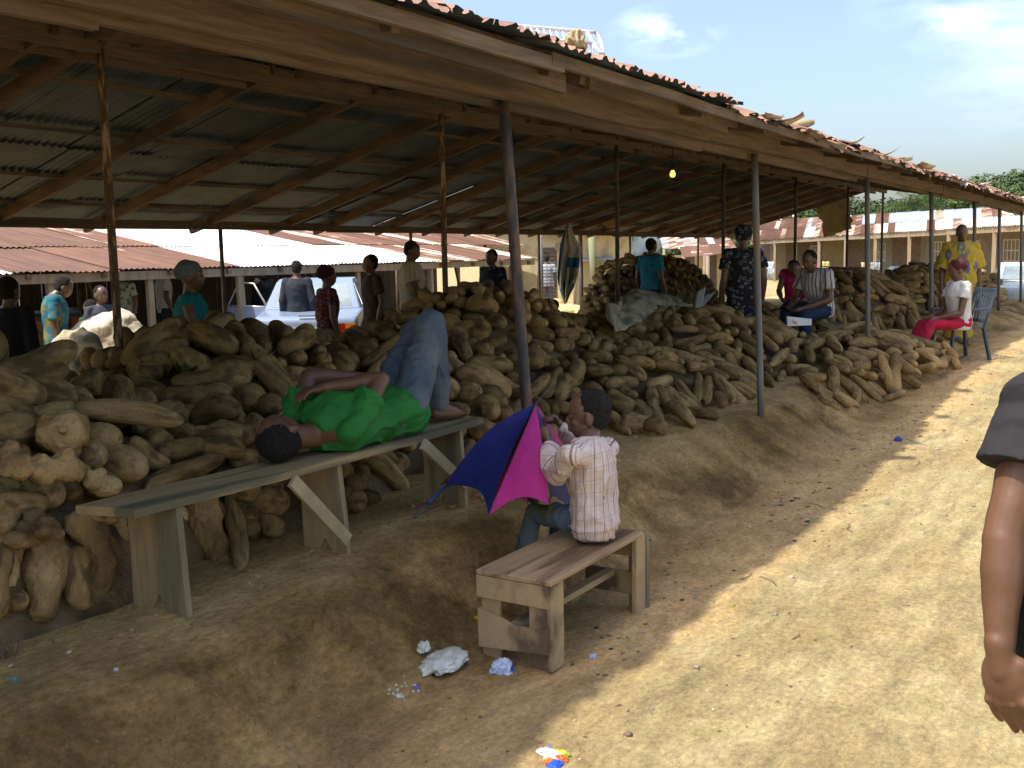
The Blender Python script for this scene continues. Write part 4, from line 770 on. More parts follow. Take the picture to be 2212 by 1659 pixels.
# ---- people among the heaps: (label, x pixel of head, y pixel of head top, V, height, facing angle ...)
def at(px, py, v): return PV(px, py, v)
def stander(label, px, py, v, h, face, top, sleeve=.5, bottom=None, z=None, **k):
    p = at(px, py, v); J = k.pop('J', None) or pose(h, **k.pop('over', {})); zz = p.z-J['head'].z-.115*J['s']
    if z is not None: zz = z
    return person(label, J, (p.x, p.y, zz), face, top, sleeve, bottom or dkt, **k)
RD = math.radians
teal = cloth('teal_vest', (.01, .15, .17), (.015, .20, .22)); gscarf = cloth('grey_head_cloth', (.10, .12, .15), (.17, .19, .22), bump=.6)
stander('woman in a teal sleeveless top and grey head tie behind the second heap', 405, 568, 6.9, 1.66, RD(-48), teal, .05, cloth('dark_wrapper', (.03, .03, .05)), legs='skirt', wrap=1.04, wrapmat=gscarf, vox=.012, hair=None, over=dict(elR=(.06, -.24, 1.12), wrR=(.30, -.16, 1.16), elL=(.06, .24, 1.12), wrL=(.30, .16, 1.17)))
maroon = spots(cloth('maroon_patterned_blouse', (.05, .010, .014), (.09, .02, .02)), 30, (.22, .13, .07), .3, .36)
stander('woman in a maroon patterned blouse walking past the pale blue car', 703, 577, 8.3, 1.60, RD(-25), maroon, .5, cloth('dark_denim', (.02, .025, .04)), wrap=1.02, wrapmat=cloth('plum_headscarf', (.06, .015, .02)), hair=None, vox=.013)
stander('man in a dark brown t-shirt standing beside the pale blue car', 803, 550, 8.6, 1.72, RD(150), cloth('dark_brown_tshirt', (.045, .03, .025), (.07, .045, .035)), .6, vox=.013)
cream = cloth('cream_checked_shirt', (.50, .42, .29), (.60, .51, .37)); astripes(cream, 30, .25, (.38, .31, .21))
stander('heavy man in a cream short sleeved shirt looking down at the yams', 885, 521, 7.9, 1.76, RD(-62), cream, .62, vox=.012, slim=1.2, loose=.03, over=dict(hu=(.25, 0, 1), hf=(1, 0, -.4), elL=(.10, .25, 1.12), wrL=(.28, .12, .98), elR=(.10, -.25, 1.12), wrR=(.28, -.1, .98)))
stander('woman in a dark jacket with a pale collar behind the tall bench-end heap', 1063, 540, 8.4, 1.62, RD(175), spots(cloth('navy_patterned_jacket', (.015, .02, .03)), 14, (.3, .32, .35), .16, .2), 1.5, vox=.013, hair='hair')
blue = spots(cloth('turquoise_tshirt', (.02, .20, .30), (.03, .27, .38)), 9, (.01, .03, .05), .12, .16)
stander('man in a turquoise t-shirt standing by the tall stack of dark yams', 1405, 515, 6.9, 1.72, RD(-15), blue, .62, vox=.012, slim=1.05)
dark = spots(cloth('black_and_white_patterned_dress', (.012, .013, .018), (.022, .022, .03)), 17, (.17, .18, .21), .28, .36, rings=True)
stander('tall woman in a dark circle patterned dress and matching head tie', 1606, 490, 4.35, 1.74, RD(35), dark, .6, dark, legs='dress', wrap=1.16, wrapmat=dark, hair=None, vox=.011, slim=1.1, fold=.01, loose=.03)
robe = spots(cloth('yellow_grey_swirl_robe', (.42, .29, .03), (.50, .36, .05)), 6.5, (.14, .17, .22), .16, .34, rings=True, vscale=(1, 1, .7))
stander('elderly man in a long yellow robe with grey swirls by the plastic chair', 2078, 485, 2.6, 1.80, RD(200), robe, .95, robe, legs='dress', vox=.013, loose=.05, fold=.015, hair='hair')
# seated
pst = cloth('white_shirt_dark_stripes', (.52, .50, .48), (.60, .58, .56)); astripes(pst, 30, .32, (.16, .13, .16))
Jn = sit(1.74, .46, elR=(.16, -.24, .68), elL=(.14, .25, .68), wrR=(.40, -.10, .60), wrL=(.42, .10, .58), hf=(1, .1, -.35), hu=(.3, 0, 1), che=(.08, 0, .85), nek=(.14, 0, 1.01), head=(.21, 0, 1.13), shL=(.10, .18, .96), shR=(.10, -.18, .96))
p = at(1775, 545, 3.55); person('man in a striped shirt seated over a newspaper behind the spilling heap', Jn, (p.x, p.y, p.z-1.25), RD(155), pst, .62, cloth('blue_jeans_dark', (.02, .035, .08)), vox=.011, slim=1.08, loose=.022, fold=.01)
p = at(1722, 555, 4.3); person('woman in a pink top sitting close beside the man with the newspaper', sit(1.6, .46, hu=(.35, -.2, 1), head=(.14, -.02, 1.07)), (p.x, p.y, p.z-1.17), RD(190), cloth('pink_top', (.42, .02, .10), (.5, .03, .13)), .3, cloth('black_wrapper', (.02, .02, .025)), legs='skirt', vox=.013)
p = at(2048, 590, 2.62); chw = G(2075, 778, .06)
_c = (G(2020, 776, .31)+G(2120, 776, .31))/2
SU, SV = _c.x, _c.y
person('woman in a white blouse and red skirt sitting in the dark plastic chair', sit(1.62, .44, hf=(1, 0, -.3), hu=(.2, 0, 1), elL=(.12, .22, .66), elR=(.12, -.22, .66), wrL=(.36, .1, .60), wrR=(.36, -.1, .60), knL=(.42, .08, .52), knR=(.42, -.08, .52), anL=(.62, .08, .10), anR=(.62, -.08, .10), toL=(.78, .09, .10), toR=(.78, -.09, .10)),
    (SU, SV, plat(SU, SV)), RD(130), cloth('white_blouse', (.62, .61, .60), (.70, .69, .67)), .45, cloth('red_skirt', (.42, .015, .05), (.5, .02, .07)), legs='skirt', vox=.012, wrap=1.04, wrapmat=cloth('braided_hair_with_red_thread', (.03, .01, .012), (.16, .03, .04), bump=.9), hair=None, loose=.02)
# yard people
yl = .0
stander('bald man in a checked grey shirt walking away in the sunlit yard', 1181, 560, 14.5, 1.70, RD(35), stripes(stripes(cloth('grey_checked_shirt', (.40, .42, .44)), (0, 0, 1), .09, .35, (.12, .13, .18)), (0, 1, 0), .12, .2, (.2, .16, .14)), .6, cloth('grey_trousers', (.12, .12, .14)), vox=.016, z=0, loose=.03)
stander('grey haired man in a dark suit beside the open car door', 641, 596, 11.2, 1.66, RD(30), cloth('charcoal_jacket', (.03, .035, .045)), 1.8, vox=.016, z=-.0, hair='hair')
stander('figure in black with raised arm beyond the left end of the car', 566, 585, 13.2, 1.62, RD(180), cloth('black_top', (.008, .008, .009)), 1.5, vox=.018, z=0, over=dict(elL=(.2, .25, 1.3), wrL=(.35, .2, 1.45)))
stander('small dark figure behind the roof of the blue car', 676, 598, 14.5, 1.55, RD(160), cloth('dark_blue_top', (.015, .015, .03)), .6, vox=.018, z=0)
stander('man in a green cap and white shirt far behind the left stall posts', 351, 596, 14.6, 1.68, RD(-20), cloth('white_shirt_black_vest', (.62, .62, .60)), .6, vox=.018, z=0, wrap=.98, wrapmat=cloth('green_cap', (.02, .35, .12)), hair=None)
stander('man in a light patterned shirt with a shaved head at the far left stalls', 273, 612, 14.2, 1.62, RD(170), spots(cloth('white_green_pattern_shirt', (.5, .55, .5)), 12, (.08, .2, .2), .3, .4), .6, vox=.018, z=0)
bluy = cloth('blue_yellow_tie_dye_dress', (.012, .09, .14), (.018, .13, .18), c3=(.15, .15, .04), sc3=6)
stander('woman in a blue and yellow tie-dye dress behind the leaning left post', 112, 600, 11.0, 1.70, RD(-30), bluy, .8, bluy, legs='dress', vox=.014, loose=.02, over=dict(head=(.12, 0, 1.53), hu=(.5, 0, 1)))
stander('dark figure standing at the far left edge behind the nearest heap', 14, 600, 8.2, 1.6, RD(20), cloth('dark_clothes', (.015, .014, .016)), 1.4, cloth('dark_wrapper_cloth', (.02, .018, .03)), legs='skirt', vox=.016)
stander('person bending in a grey top behind the pale sacks on the left', 215, 620, 11.3, 1.50, RD(-100), cloth('grey_violet_top', (.06, .06, .08)), .9, cloth('dark_cloth_wrapper', (.02, .02, .02)), legs='skirt', vox=.016)
stander('person in a green shirt crouching by the pale sacks', 195, 652, 11.9, 1.25, RD(90), cloth('dull_green_shirt', (.04, .08, .04)), .9, vox=.018)
stander('person in a teal head tie and blue wrapper beside the pile of yellow sheets', 1290, 632, 12.0, 1.1, RD(120), cloth('blue_check_blouse', (.13, .2, .32)), .7, cloth('blue_wrapper', (.1, .14, .2)), legs='skirt', wrap=1.2, wrapmat=cloth('teal_head_tie', (.01, .12, .09)), hair=None, vox=.018)
stander('person with black hair sitting low behind the dark heap', 1192, 655, 9.3, 1.2, RD(90), cloth('white_tee', (.55, .55, .53)), .5, vox=.016, wrap=1.25, wrapmat=M['hair'], hair=None)
stander('man in a cream t-shirt at the long stall beyond the right heaps', 1913, 563, 15.2, 1.70, RD(160), cloth('cream_tshirt', (.50, .44, .34)), .6, vox=.02, z=-.1)
stander('man in a pale blue shirt leaning over the white car', 2030, 553, 13.0, 1.72, RD(-150), cloth('pale_blue_shirt', (.42, .47, .56)), .9, vox=.02, z=-.1)
stander('person in navy sitting low in front of the white car', 1985, 580, 7.6, 1.35, RD(180), cloth('navy_top', (.012, .016, .035)), .6, vox=.018)
stander('dark haired person in black sitting beside the one in navy', 2026, 582, 7.3, 1.35, RD(180), cloth('black_blouse', (.012, .012, .014)), .6, vox=.018)
stander('person in a grey cap behind the elderly man in the robe', 2118, 565, 7.8, 1.6, RD(180), cloth('brown_shirt_dim', (.06, .04, .03)), .6, vox=.02)
stander('person in brown among the far right yam heaps', 2150, 585, 6.2, 1.3, RD(150), cloth('brown_dim_top', (.08, .05, .04)), .6, vox=.02)
stander('person in red working under the long stall behind the newspaper man', 1764, 575, 15.5, 1.6, RD(180), cloth('red_stall_top', (.35, .02, .04)), .6, vox=.022, z=-.1)
stander('person in grey at the long stall left of the yellow hanging sheet', 1745, 580, 16.0, 1.6, RD(200), cloth('grey_stall_top', (.07, .07, .08)), .6, vox=.022, z=-.1)
stander('person in white and blue at the small roofed kiosk', 1768-10, 570, 22, 1.6, RD(200), cloth('white_blue_top', (.5, .55, .62)), .6, vox=.022, z=-.1)
stander('rider in a white cap beyond the dark dress', 1763-0, 568, 26, 1.6, RD(200), cloth('pale_top', (.5, .5, .5)), .6, vox=.022, z=-.1) if False else None
stander('dark figure by the second white car at the far right', 2203, 575, 9.0, 1.5, RD(180), cloth('black_shirt_far', (.012, .012, .014)), .6, vox=.022)
# ================================================================ THINGS UNDER AND ON THE SHED
def ghit(x, y):
    d = ray(x, y); t = 2.0
    while t < 60:
        p = CAM+d*t
        if p.z <= plat(p.x, p.y): return p
        t += .02
    return p
def PU(x, y, u):
    d = ray(x, y); return CAM+d*(u/d.x)
M['bench'] = mat('weathered_grey_bench_wood', (.33, .24, .125), (.46, .35, .195), 5, .85, .5, 40, stretch=(1, 1, .12), c3=(.17, .15, .09), sc3=4)
M['plank'] = mat('worn_plank_top', (.30, .21, .10), (.42, .31, .155), 4, .8, .5, 40, stretch=(.25, 3, 3), c3=(.13, .11, .065), sc3=3)
M['brace'] = mat('pale_brace_wood', (.32, .26, .15), (.44, .36, .21), 6, .85, .4, 40, stretch=(1, 3, 1))
M['bench2'] = mat('small_bench_wood', (.36, .26, .14), (.48, .36, .20), 5, .75, .35, 40, stretch=(.8, 1, .8), c3=(.14, .10, .065), sc3=5)
M['bench2top'] = mat('polished_bench_top', (.33, .22, .12), (.44, .31, .17), 4, .5, .2, 40, stretch=(.3, 3, 3), c3=(.17, .105, .06), sc3=5)
bn = empty('long_bench', (3.4, 3.17, .36), label='long narrow weathered wooden bench that the man sleeps on', cat='bench')
def outline_board(pts, th, axis):           # pts in a plane, extruded by th along axis
    a = Vector(axis)*th/2; n = len(pts); V = [Vector(p)-a for p in pts]+[Vector(p)+a for p in pts]
    return V, [tuple(range(n)), tuple(range(2*n-1, n-1, -1))]+[(i, n+i, n+(i+1) % n, (i+1) % n) for i in range(n)]
def tri_fix(me):
    bm = bmesh.new(); bm.from_mesh(me); bmesh.ops.triangulate(bm, faces=[f for f in bm.faces if len(f.verts) > 4]); bmesh.ops.recalc_face_normals(bm, faces=bm.faces); bm.to_mesh(me); bm.free(); return me
# seat plank with worn, uneven long edges
n = 26; V = []; F = []; rd = random.Random(3)
for i in range(n+1):
    t = i/n; u = 2.25+2.27*t; sag = -.012*math.sin(math.pi*t)+.012*t; z = .795+sag
    e0 = 3.045+.006*mnoise.noise(Vector((u*6, 0, 0)))+rd.uniform(-.003, .003); e1 = 3.30+.006*mnoise.noise(Vector((u*5, 3, 0)))
    if i == 0: e1 += -.01
    if i == 1: e0 += .0
    uu = u-(.012 if i == 0 else 0)
    for (y, zz) in ((e0, z-.017), (e0+.002, z+.012), (e0+.014, z+.016), (e1-.012, z+.016), (e1, z+.011), (e1, z-.016)): V.append((uu+(.06 if (i == 0 and y < 3.1) else 0)+(.03*(y-3.1) if i == n else 0), y, zz))
for i in range(n):
    for k in range(6): q = i*6; F.append((q+k, q+(k+1) % 6, q+6+(k+1) % 6, q+6+k))
F += [(0, 1, 2, 3, 4, 5), tuple(n*6+k for k in (5, 4, 3, 2, 1, 0))]
mobj('seat', tri_fix(mk('seat', V, F)), M['plank'], bn, world=True)
for u, top, lean, w0 in ((2.50, .777, .01, (3.04, 3.345)), (3.40, .765, .03, (3.055, 3.32)), (4.36, .775, .02, (3.07, 3.34))):
    a, b_ = w0; zb_ = .335
    P = [(a, zb_), (a+(b_-a)*.30, zb_+.01), (a+(b_-a)*.48, zb_+.085), (a+(b_-a)*.66, zb_+.008), (b_, zb_+.0), (b_-.012, .55), (b_-.008, top), (a+.012, top), (a+.004, .55)]
    V, F = outline_board([(u+lean*(top-z)/.4, y, z) for y, z in P], .028, (1, 0, 0)); mobj('leg', tri_fix(mk('leg', V, F)), M['bench'], bn, world=True)
for a, b_ in (((3.07, 3.033, .765), (3.395, 3.03, .43)), ((3.97, 3.035, .772), (4.345, 3.045, .49))):
    m = MB().beam(a, b_, .022, .058, upv=(0, 1, 0)); m = MB().beam(a, b_, .058, .022, upv=(0, 1, 0)); m.build('brace', M['brace'], bn, bev=.002)
sb = empty('small_bench', (3.87, 2.2, .02), label='small low wooden bench with boarded ends under the boy', cat='bench')
MB().box((3.875, 2.195, .372), (.87, .36, .022)).build('seat', M['bench2top'], sb, bev=.004)
U0b = 3.455
MB().box((U0b, 2.205, .312), (.022, .345, .095)).build('end_board', M['bench2'], sb, bev=.002)
V, F = outline_board([(U0b-.001, 2.035, .075), (U0b-.001, 2.37, .05), (U0b-.001, 2.372, .215), (U0b-.001, 2.27, .19), (U0b-.001, 2.20, .165), (U0b-.001, 2.06, .17), (U0b-.001, 2.034, .185)], .022, (1, 0, 0))
mobj('end_board', tri_fix(mk('end_board', V, F)), M['bench2'], sb, world=True)
for v, w_ in ((2.085, .10), (2.325, .085)): MB().box((U0b+.024, v, .17), (.022, w_, .38)).build('leg', M['bench2'], sb, bev=.002)
MB().box((U0b+.048, 2.031, .18), (.10, .022, .36)).build('leg', M['bench2'], sb, bev=.002)
MB().box((4.285, 2.031, .17), (.10, .024, .39)).build('leg', M['bench2'], sb, bev=.002)
MB().box((4.35, 2.06, .17), (.022, .10, .40)).build('leg', M['bench'], sb, bev=.002)
MB().box((4.22, 2.34, .19), (.10, .024, .34)).build('leg', M['bench2'], sb, bev=.002)
MB().box((4.325, 2.20, .30), (.02, .26, .10)).build('end_board', M['bench2'], sb, bev=.002)
MB().box((4.322, 2.20, .12), (.02, .26, .11)).build('end_board', M['bench2'], sb, bev=.002)
MB().beam((3.50, 2.22, .150), (4.31, 2.19, .165), .05, .03).build('stretcher', M['bench'], sb, bev=.002)
# ---- umbrella
um = empty('umbrella', PV(1120, 1000, 2.5), label='small blue and pink umbrella with a frayed loop handle held by the boy', cat='umbrella')
M['ublue'] = cloth('umbrella_navy_cloth', (.012, .016, .11), (.018, .024, .15), rough=.55, bump=.5, bscale=16); M['upink'] = cloth('umbrella_pink_cloth', (.36, .015, .16), (.44, .02, .20), rough=.55, bump=.5, bscale=16)
AP = PV(1158, 872, 2.47)
RB = [PV(960, 1050, 2.80), PV(1055, 1114, 2.42), PV(1187, 1091, 2.27), PV(1241, 1110, 2.40), PV(1226, 985, 2.62), PV(1140, 1085, 2.80), PV(1050, 1090, 2.92), PV(957, 1043, 2.90)]
axis_end = PV(925, 1087, 2.86)
for i in range(8):
    a, b_ = RB[i], RB[(i+1) % 8]; V = []; F = []; ns, nt_ = 12, 9; cen = (a+b_)/2
    nrm = (a-AP).cross(b_-AP).normalized(); nrm *= 1 if nrm.dot(CAM-cen) > 0 else -1
    if i in (4, 5, 6): nrm = -nrm
    for s in range(ns+1):
        for t in range(nt_+1):
            S = s/ns; T = t/nt_; e = a.lerp(b_, T); sc = 1-.13*4*T*(1-T)*S
            bul = .10*math.sin(math.pi*min(1, S))*(1-.5*4*T*(1-T))*(.45 if i in (0, 7) else .2)
            p = AP+(e-AP)*S*sc+nrm*(bul*.5+.006*mnoise.noise(Vector((S*5, T*4, i*3)))*S-.018*4*T*(1-T)*S)
            if i in (0, 7) : p += Z3*.045*math.sin(math.pi*S)*(1-T if i == 0 else T)
            if s == 0: p = AP+(e-AP)*.004
            V.append(p)
    for s in range(ns):
        for t in range(nt_): q = s*(nt_+1)+t; F.append((q, q+1, q+nt_+2, q+nt_+1))
    mobj('panel', mk('panel', V, F, True), M['ublue'] if i % 2 == 0 else M['upink'], um, world=True)
    MB().tube([AP, AP.lerp(a, .5)-nrm*.008, a+(a-AP).normalized()*.02], .0022, 6).build('rib', M['pole'], um, smooth=True)
MB().tube([AP, AP.lerp(RB[7], .55)+Z3*.02, RB[7].lerp(axis_end, .05)], .004, 8).build('shaft', M['pole'], um, smooth=True)
M['uhandle'] = mat('blue_handle_sleeve', (.03, .045, .13), (.04, .06, .17), 8, .5, .1)
MB().tube([PV(985, 1036, 2.86), PV(950, 1062, 2.86), axis_end], [.007, .010, .011], 10).build('handle', M['uhandle'], um, smooth=True)
L1 = [axis_end, PV(905, 1096, 2.86), PV(897, 1112, 2.86), PV(892, 1119, 2.86), PV(897, 1121, 2.86), PV(902, 1112, 2.86), PV(925, 1103, 2.86), PV(948, 1092, 2.86)]
MB().tube(L1, .0022, 6).build('cord_loop', M['uhandle'], um, smooth=True)
MB().tube([AP, PV(1176, 850, 2.5), PV(1194, 832, 2.52)], [.004, .003, .002], 6).build('tip', M['pole'], um, smooth=True)
# ---- litter
def crumple(name, c, size, mt, label, cat, seed=0, flat=.5, ridges=.35, n=3, parent=None, rot=0):
    bm = bmesh.new(); bmesh.ops.create_icosphere(bm, subdivisions=min(5, n+2), radius=1)
    for v in bm.verts:
        p = v.co.copy(); k = 1+ridges*(1-2*abs(mnoise.noise(p*1.6+Vector((seed, 0, 0)))))-ridges*.6+ridges*.45*(1-2*abs(mnoise.noise(p*3.7+Vector((0, seed, 0)))))+ridges*.22*(1-2*abs(mnoise.noise(p*8+Vector((0, seed, 3)))))
        q = p*k; v.co = Vector((q.x*size[0]/2, q.y*size[1]/2, max(-.15, q.z)*size[2]*flat+size[2]*.1))
    me = bpy.data.meshes.new(name); bm.to_mesh(me); bm.free(); me.polygons.foreach_set('use_smooth', [True]*len(me.polygons))
    o = mobj(name, me, mt, parent); o.location = c if parent is None else Vector(c)-parent.location; o.rotation_euler.z = rot
    if parent is None: tag(o, label, cat)
    return o
M['poly'] = mat('white_polythene', (.56, .55, .48), (.70, .69, .62), 7, .35, .5, 30, spec=.5)
M['polyblue'] = mat('pale_blue_water_sachet', (.45, .55, .75), (.60, .68, .80), 9, .3, .4, 30, c3=(.04, .11, .50), sc3=14)
M['polycol'] = mat('printed_wrapper', (.75, .75, .78), (.8, .8, .8), 5, .3, .4, 30, c3=(.75, .13, .01), sc3=16)
crumple('plastic_bag', ghit(958, 1437), (.23, .13, .075), M['poly'], 'crumpled white plastic bag lying on the dirt left of the small bench', 'plastic bag', 4, .55, .30)
crumple('knot', ghit(916, 1416)+Z3*.02, (.05, .035, .05), M['poly'], None, None, 9, .6, .5, parent=[o for o in bpy.data.objects if o.name == 'plastic_bag'][0])
crumple('water_sachet', ghit(1085, 1452), (.10, .08, .07), M['polyblue'], 'crumpled blue and white sachet at the foot of the small bench', 'sachet', 13, .55, .4, rot=.3)
crumple('sweet_wrapper', ghit(1030, 1340), (.025, .03, .03), mat('yellow_wrapper', (.65, .45, .01), None, 5, .4, .2), 'small yellow wrapper left of the small bench', 'wrapper', 3)
w0 = ghit(1198, 1640); wr = empty('snack_wrapper', w0, label='torn snack wrapper in white, orange and blue at the bottom edge', cat='wrapper')
for dx, dy, sx, sy, sz, cc, sd in ((-.022, .03, .03, .06, .05, (.62, .64, .72), 1), (.022, .02, .025, .055, .055, (.45, .50, .05), 2), (0, .0, .05, .05, .05, (.8, .8, .8), 3), (-.018, -.02, .035, .03, .04, (.72, .16, .02), 4), (.02, -.015, .03, .04, .045, (.75, .12, .01), 5), (0, -.05, .05, .035, .04, (.03, .10, .62), 6), (-.02, .05, .02, .02, .05, (.2, .28, .6), 7)):
    q = w0+rt*dx+V3(rt.y*-1, rt.x, 0)*dy; q.z = w0.z; crumple('wrapper_fold', q, (sx*1.15, sy*1.15, sz*.6), mat('wrapper_%d' % sd, cc, None, 5, .3, .2), None, None, sd+20, .5, .5, 2, wr)
for k, (x, y, s, cc, lb) in enumerate([(1401, 1168, .022, (.03, .05, .5), 'blue bottle cap on the dirt to the right of the boy'), (1281, 1422, .028, (.35, .4, .7), 'tiny blue and white scrap between bench and sunlit ground'), (898, 1491, .028, (.16, .14, .45), 'small violet scrap below the white plastic bag'), (250, 1450, .018, (.5, .5, .5), 'small white scrap on the bank at the left'),
        (30, 1470, .018, (.1, .3, .4), 'tiny turquoise scrap at the lower left'), (632, 1619, .02, (.1, .16, .45), 'tiny blue scrap near the bottom edge'), (1940, 953, .06, (.05, .08, .4), 'blue scrap by the edge of the sunlight far down the path')]):
    crumple('scrap', ghit(x, y), (s, s, s), mat('scrap_%d' % k, cc, None, 5, .4, .1), lb, 'scrap of litter', k+40, .5, .4, 2)
# popcorn crumbs, pebbles, leaf and peel bits
def scatter(name, n, fn, mats, label, seed, smin, smax, flat=.45):
    rd = random.Random(seed); m = MB()
    for _ in range(n):
        u, v = fn(rd); s = rd.uniform(smin, smax)*(1 if rd.random() < .9 else 1.9); z = plat(u, v); mi = rd.randrange(len(mats)); a = rd.uniform(0, 6.3); st = rd.uniform(.5, 1)
        ring = [Vector((u+s*math.cos(a+q*1.047)*rd.uniform(.7, 1.1)*1.0, v+s*st*math.sin(a+q*1.047)*rd.uniform(.7, 1.1), z+s*flat*rd.uniform(.1, .4))) for q in range(6)]
        b_ = len(m.v); m.v += ring+[Vector((u+rd.uniform(-.2, .2)*s, v, z+s*flat*1.3)), Vector((u, v, z-s*.3))]
        for q in range(6): m.f += [(b_+q, b_+(q+1) % 6, b_+6), (b_+(q+1) % 6, b_+q, b_+7)]; m.m += [mi, mi]
    o = mobj(name, m.mesh(name, True), mats); tag(o, label, kind='stuff'); return o
st1 = mat('grey_pebble', (.25, .22, .18), (.38, .34, .28), 8, .9, .2); st2 = mat('pale_pebble', (.45, .38, .26), (.55, .48, .35), 8, .9, .2); st3 = mat('dark_clod', (.14, .10, .065), (.22, .155, .10), 8, .95, .3); st4 = mat('yellow_leaf_bit', (.45, .36, .06), None, 8, .9, .2); st5 = mat('green_leaf_bit', (.06, .09, .03), None, 8, .9, .2)
scatter('pebbles', 900, lambda r: ((lambda u: (u, 1.75+.42*r.gauss(0, 1)))(r.uniform(1.6, 16))), [st1, st2, st3, st3, st1], 'small stones and clods along the foot of the bank', 1, .004, .013)
scatter('road_grit', 260, lambda r: (r.uniform(2, 14), r.uniform(-2.5, 1.7)), [st2, st2, st1, st3], 'grit on the sunlit road', 2, .003, .010)
scatter('leaf_litter', 300, lambda r: ((lambda u: (u, 2.0+.22*r.gauss(0, 1)))(r.choice([r.uniform(3.5, 7), r.uniform(6.5, 10.5), r.uniform(9, 16)]))), [st4, st5, st3, st3, st3, st1], 'dry leaf bits and peelings in the gutter', 3, .006, .020, .22)
scatter('yam_crumbs', 320, lambda r: (r.uniform(1.8, 13), 3.22+.16*r.gauss(0, 1)), [st3, st3, st2], 'soil crumbs fallen from the yams on the platform', 4, .004, .012)
scatter('popcorn_crumbs', 26, lambda r: (lambda p: (p.x+r.gauss(0, .02), p.y+r.gauss(0, .018)))(ghit(r.choice([850, 862, 890]), r.choice([1500, 1488]))), [M['poly']], 'spilled white crumbs below the white plastic bag', 5, .005, .009, .8)
# sticks in the gutter
tw = MB()
for k in range(14):
    rd = random.Random(k+70); u = rd.uniform(3.6, 13); v = 1.85+.22*rd.gauss(0, 1); a = rd.uniform(-.7, .7); L_ = rd.uniform(.05, .16)
    p0 = V3(u, v, plat(u, v)+.004); p1 = V3(u+L_*.5*math.cos(a), v+L_*.5*math.sin(a), 0); p1.z = plat(p1.x, p1.y)+.008; p2 = V3(u+L_*math.cos(a+.3), v+L_*math.sin(a+.3), 0); p2.z = plat(p2.x, p2.y)+.004
    tw.tube([p0, p1, p2], [.003, .0025, .0015], 5)
tag(tw.build('twigs', st3, None), 'dry twigs scattered in the gutter at the foot of the bank', kind='stuff')
# slippers at the far end of the long bench
for k, (x, y) in enumerate(((985, 1089), (1022, 1084))):
    p = ghit(x, y); s = empty('slipper', p, RD(20-30*k), label=['brown leather slipper lying left of its pair beside the bench end', 'gilt strapped slipper lying right of its pair beside the bench end'][k], cat='slipper')
    V = [(.12*math.cos(a)*(1 if math.cos(a) > 0 else 1), (.038+.008*math.cos(a))*math.sin(a), zz) for zz in (.004, .018) for a in [2*math.pi*i/20 for i in range(20)]]
    F = [tuple(range(19, -1, -1)), tuple(range(20, 40))]+[(i, (i+1) % 20, 20+(i+1) % 20, 20+i) for i in range(20)]
    mobj('sole', mk('sole', V, F), mat('tan_sole_%d' % k, (.42, .22, .10), None, 6, .6, .1), s)
    mobj('strap', MB().tube([(.03, -.042, .01), (.04, -.03, .04), (.045, 0, .05), (.04, .03, .04), (.03, .042, .01)], [.012]*5, 8).mesh('strap', True), mat('strap_%d' % k, [(.12, .06, .03), (.45, .33, .12)][k], None, 6, .5, .1), s)
# root tuft by the left edge
p = ghit(12, 1425); rt_ = random.Random(2); m = MB()
for k in range(34):
    a = rt_.uniform(0, 6.28); r_ = rt_.uniform(.02, .06); b0 = p+V3(rt_.gauss(0, .015), rt_.gauss(0, .02), .0)
    m.tube([b0, b0+V3(math.cos(a)*r_*.6, math.sin(a)*r_*.6, rt_.uniform(.02, .07)), b0+V3(math.cos(a)*r_, math.sin(a)*r_, rt_.uniform(0, .05))], [.002, .0015, .001], 4)
tag(m.build('root_tuft', st3, None), 'tangle of dry yam roots on the bank at the left edge', 'roots')
# green sprigs and dry roots on heap
for k, (x, y) in enumerate(((395, 815), (560, 790))):
    p = hit(x, y)+Z3*.04; m = MB(); r2 = random.Random(k)
    for q in range(26):
        a = r2.uniform(0, 6.3); el = r2.uniform(.1, 1.1); d = V3(math.cos(a)*math.cos(el), math.sin(a)*math.cos(el), math.sin(el)); b0 = p+V3(r2.gauss(0, .05), r2.gauss(0, .03), 0)
        s_ = d.cross(Z3).normalized()*.006; m.add([b0-s_, b0+s_, b0+d*.05+s_*1.4, b0+d*.08, b0+d*.05-s_*1.4], [(0, 1, 2, 4), (4, 2, 3)])
    tag(m.build('yam_sprout', st5, None), ['small green sprout growing on the second heap under the teal woman', 'green sprig at the top of the long pale yam'][k], 'sprout')
# ---- cloths, sacks
def sheet_between(top, bot, mt, name, nrow=10, bulge=.05, noise=.02, th=.012, seed=0):
    """cloth between two lists of world points (same length)"""
    V = []; F = []; n = 22
    def samp(L_, t): x = t*(len(L_)-1); i = min(int(x), len(L_)-2); return L_[i].lerp(L_[i+1], x-i)
    for j in range(nrow+1):
        for i in range(n+1):
            a = samp(top, i/n); b_ = samp(bot, i/n); p = a.lerp(b_, j/nrow); nn = (samp(top, min(1, i/n+.05))-samp(top, max(0, i/n-.05))).cross(b_-a).normalized()
            if nn.dot(CAM-p) < 0: nn = -nn
            p = p+nn*(bulge*math.sin(math.pi*j/nrow)+noise*mnoise.noise(Vector((i*.45+seed, j*.35, seed)))+noise*.5*mnoise.noise(Vector((i*1.1, j*.8, seed)))); V.append(p)
    for j in range(nrow):
        for i in range(n): q = j*(n+1)+i; F.append((q, q+1, q+n+2, q+n+1))
    me = mk(name, V, F, True); o = mobj(name, me, mt); s = o.modifiers.new('thickness', 'SOLIDIFY'); s.thickness = th; return o
M['sack'] = mat('dusty_woven_sack', (.42, .36, .24), (.52, .45, .31), 6, .9, .5, 30, c3=(.20, .20, .14), sc3=5, bdist=.02)
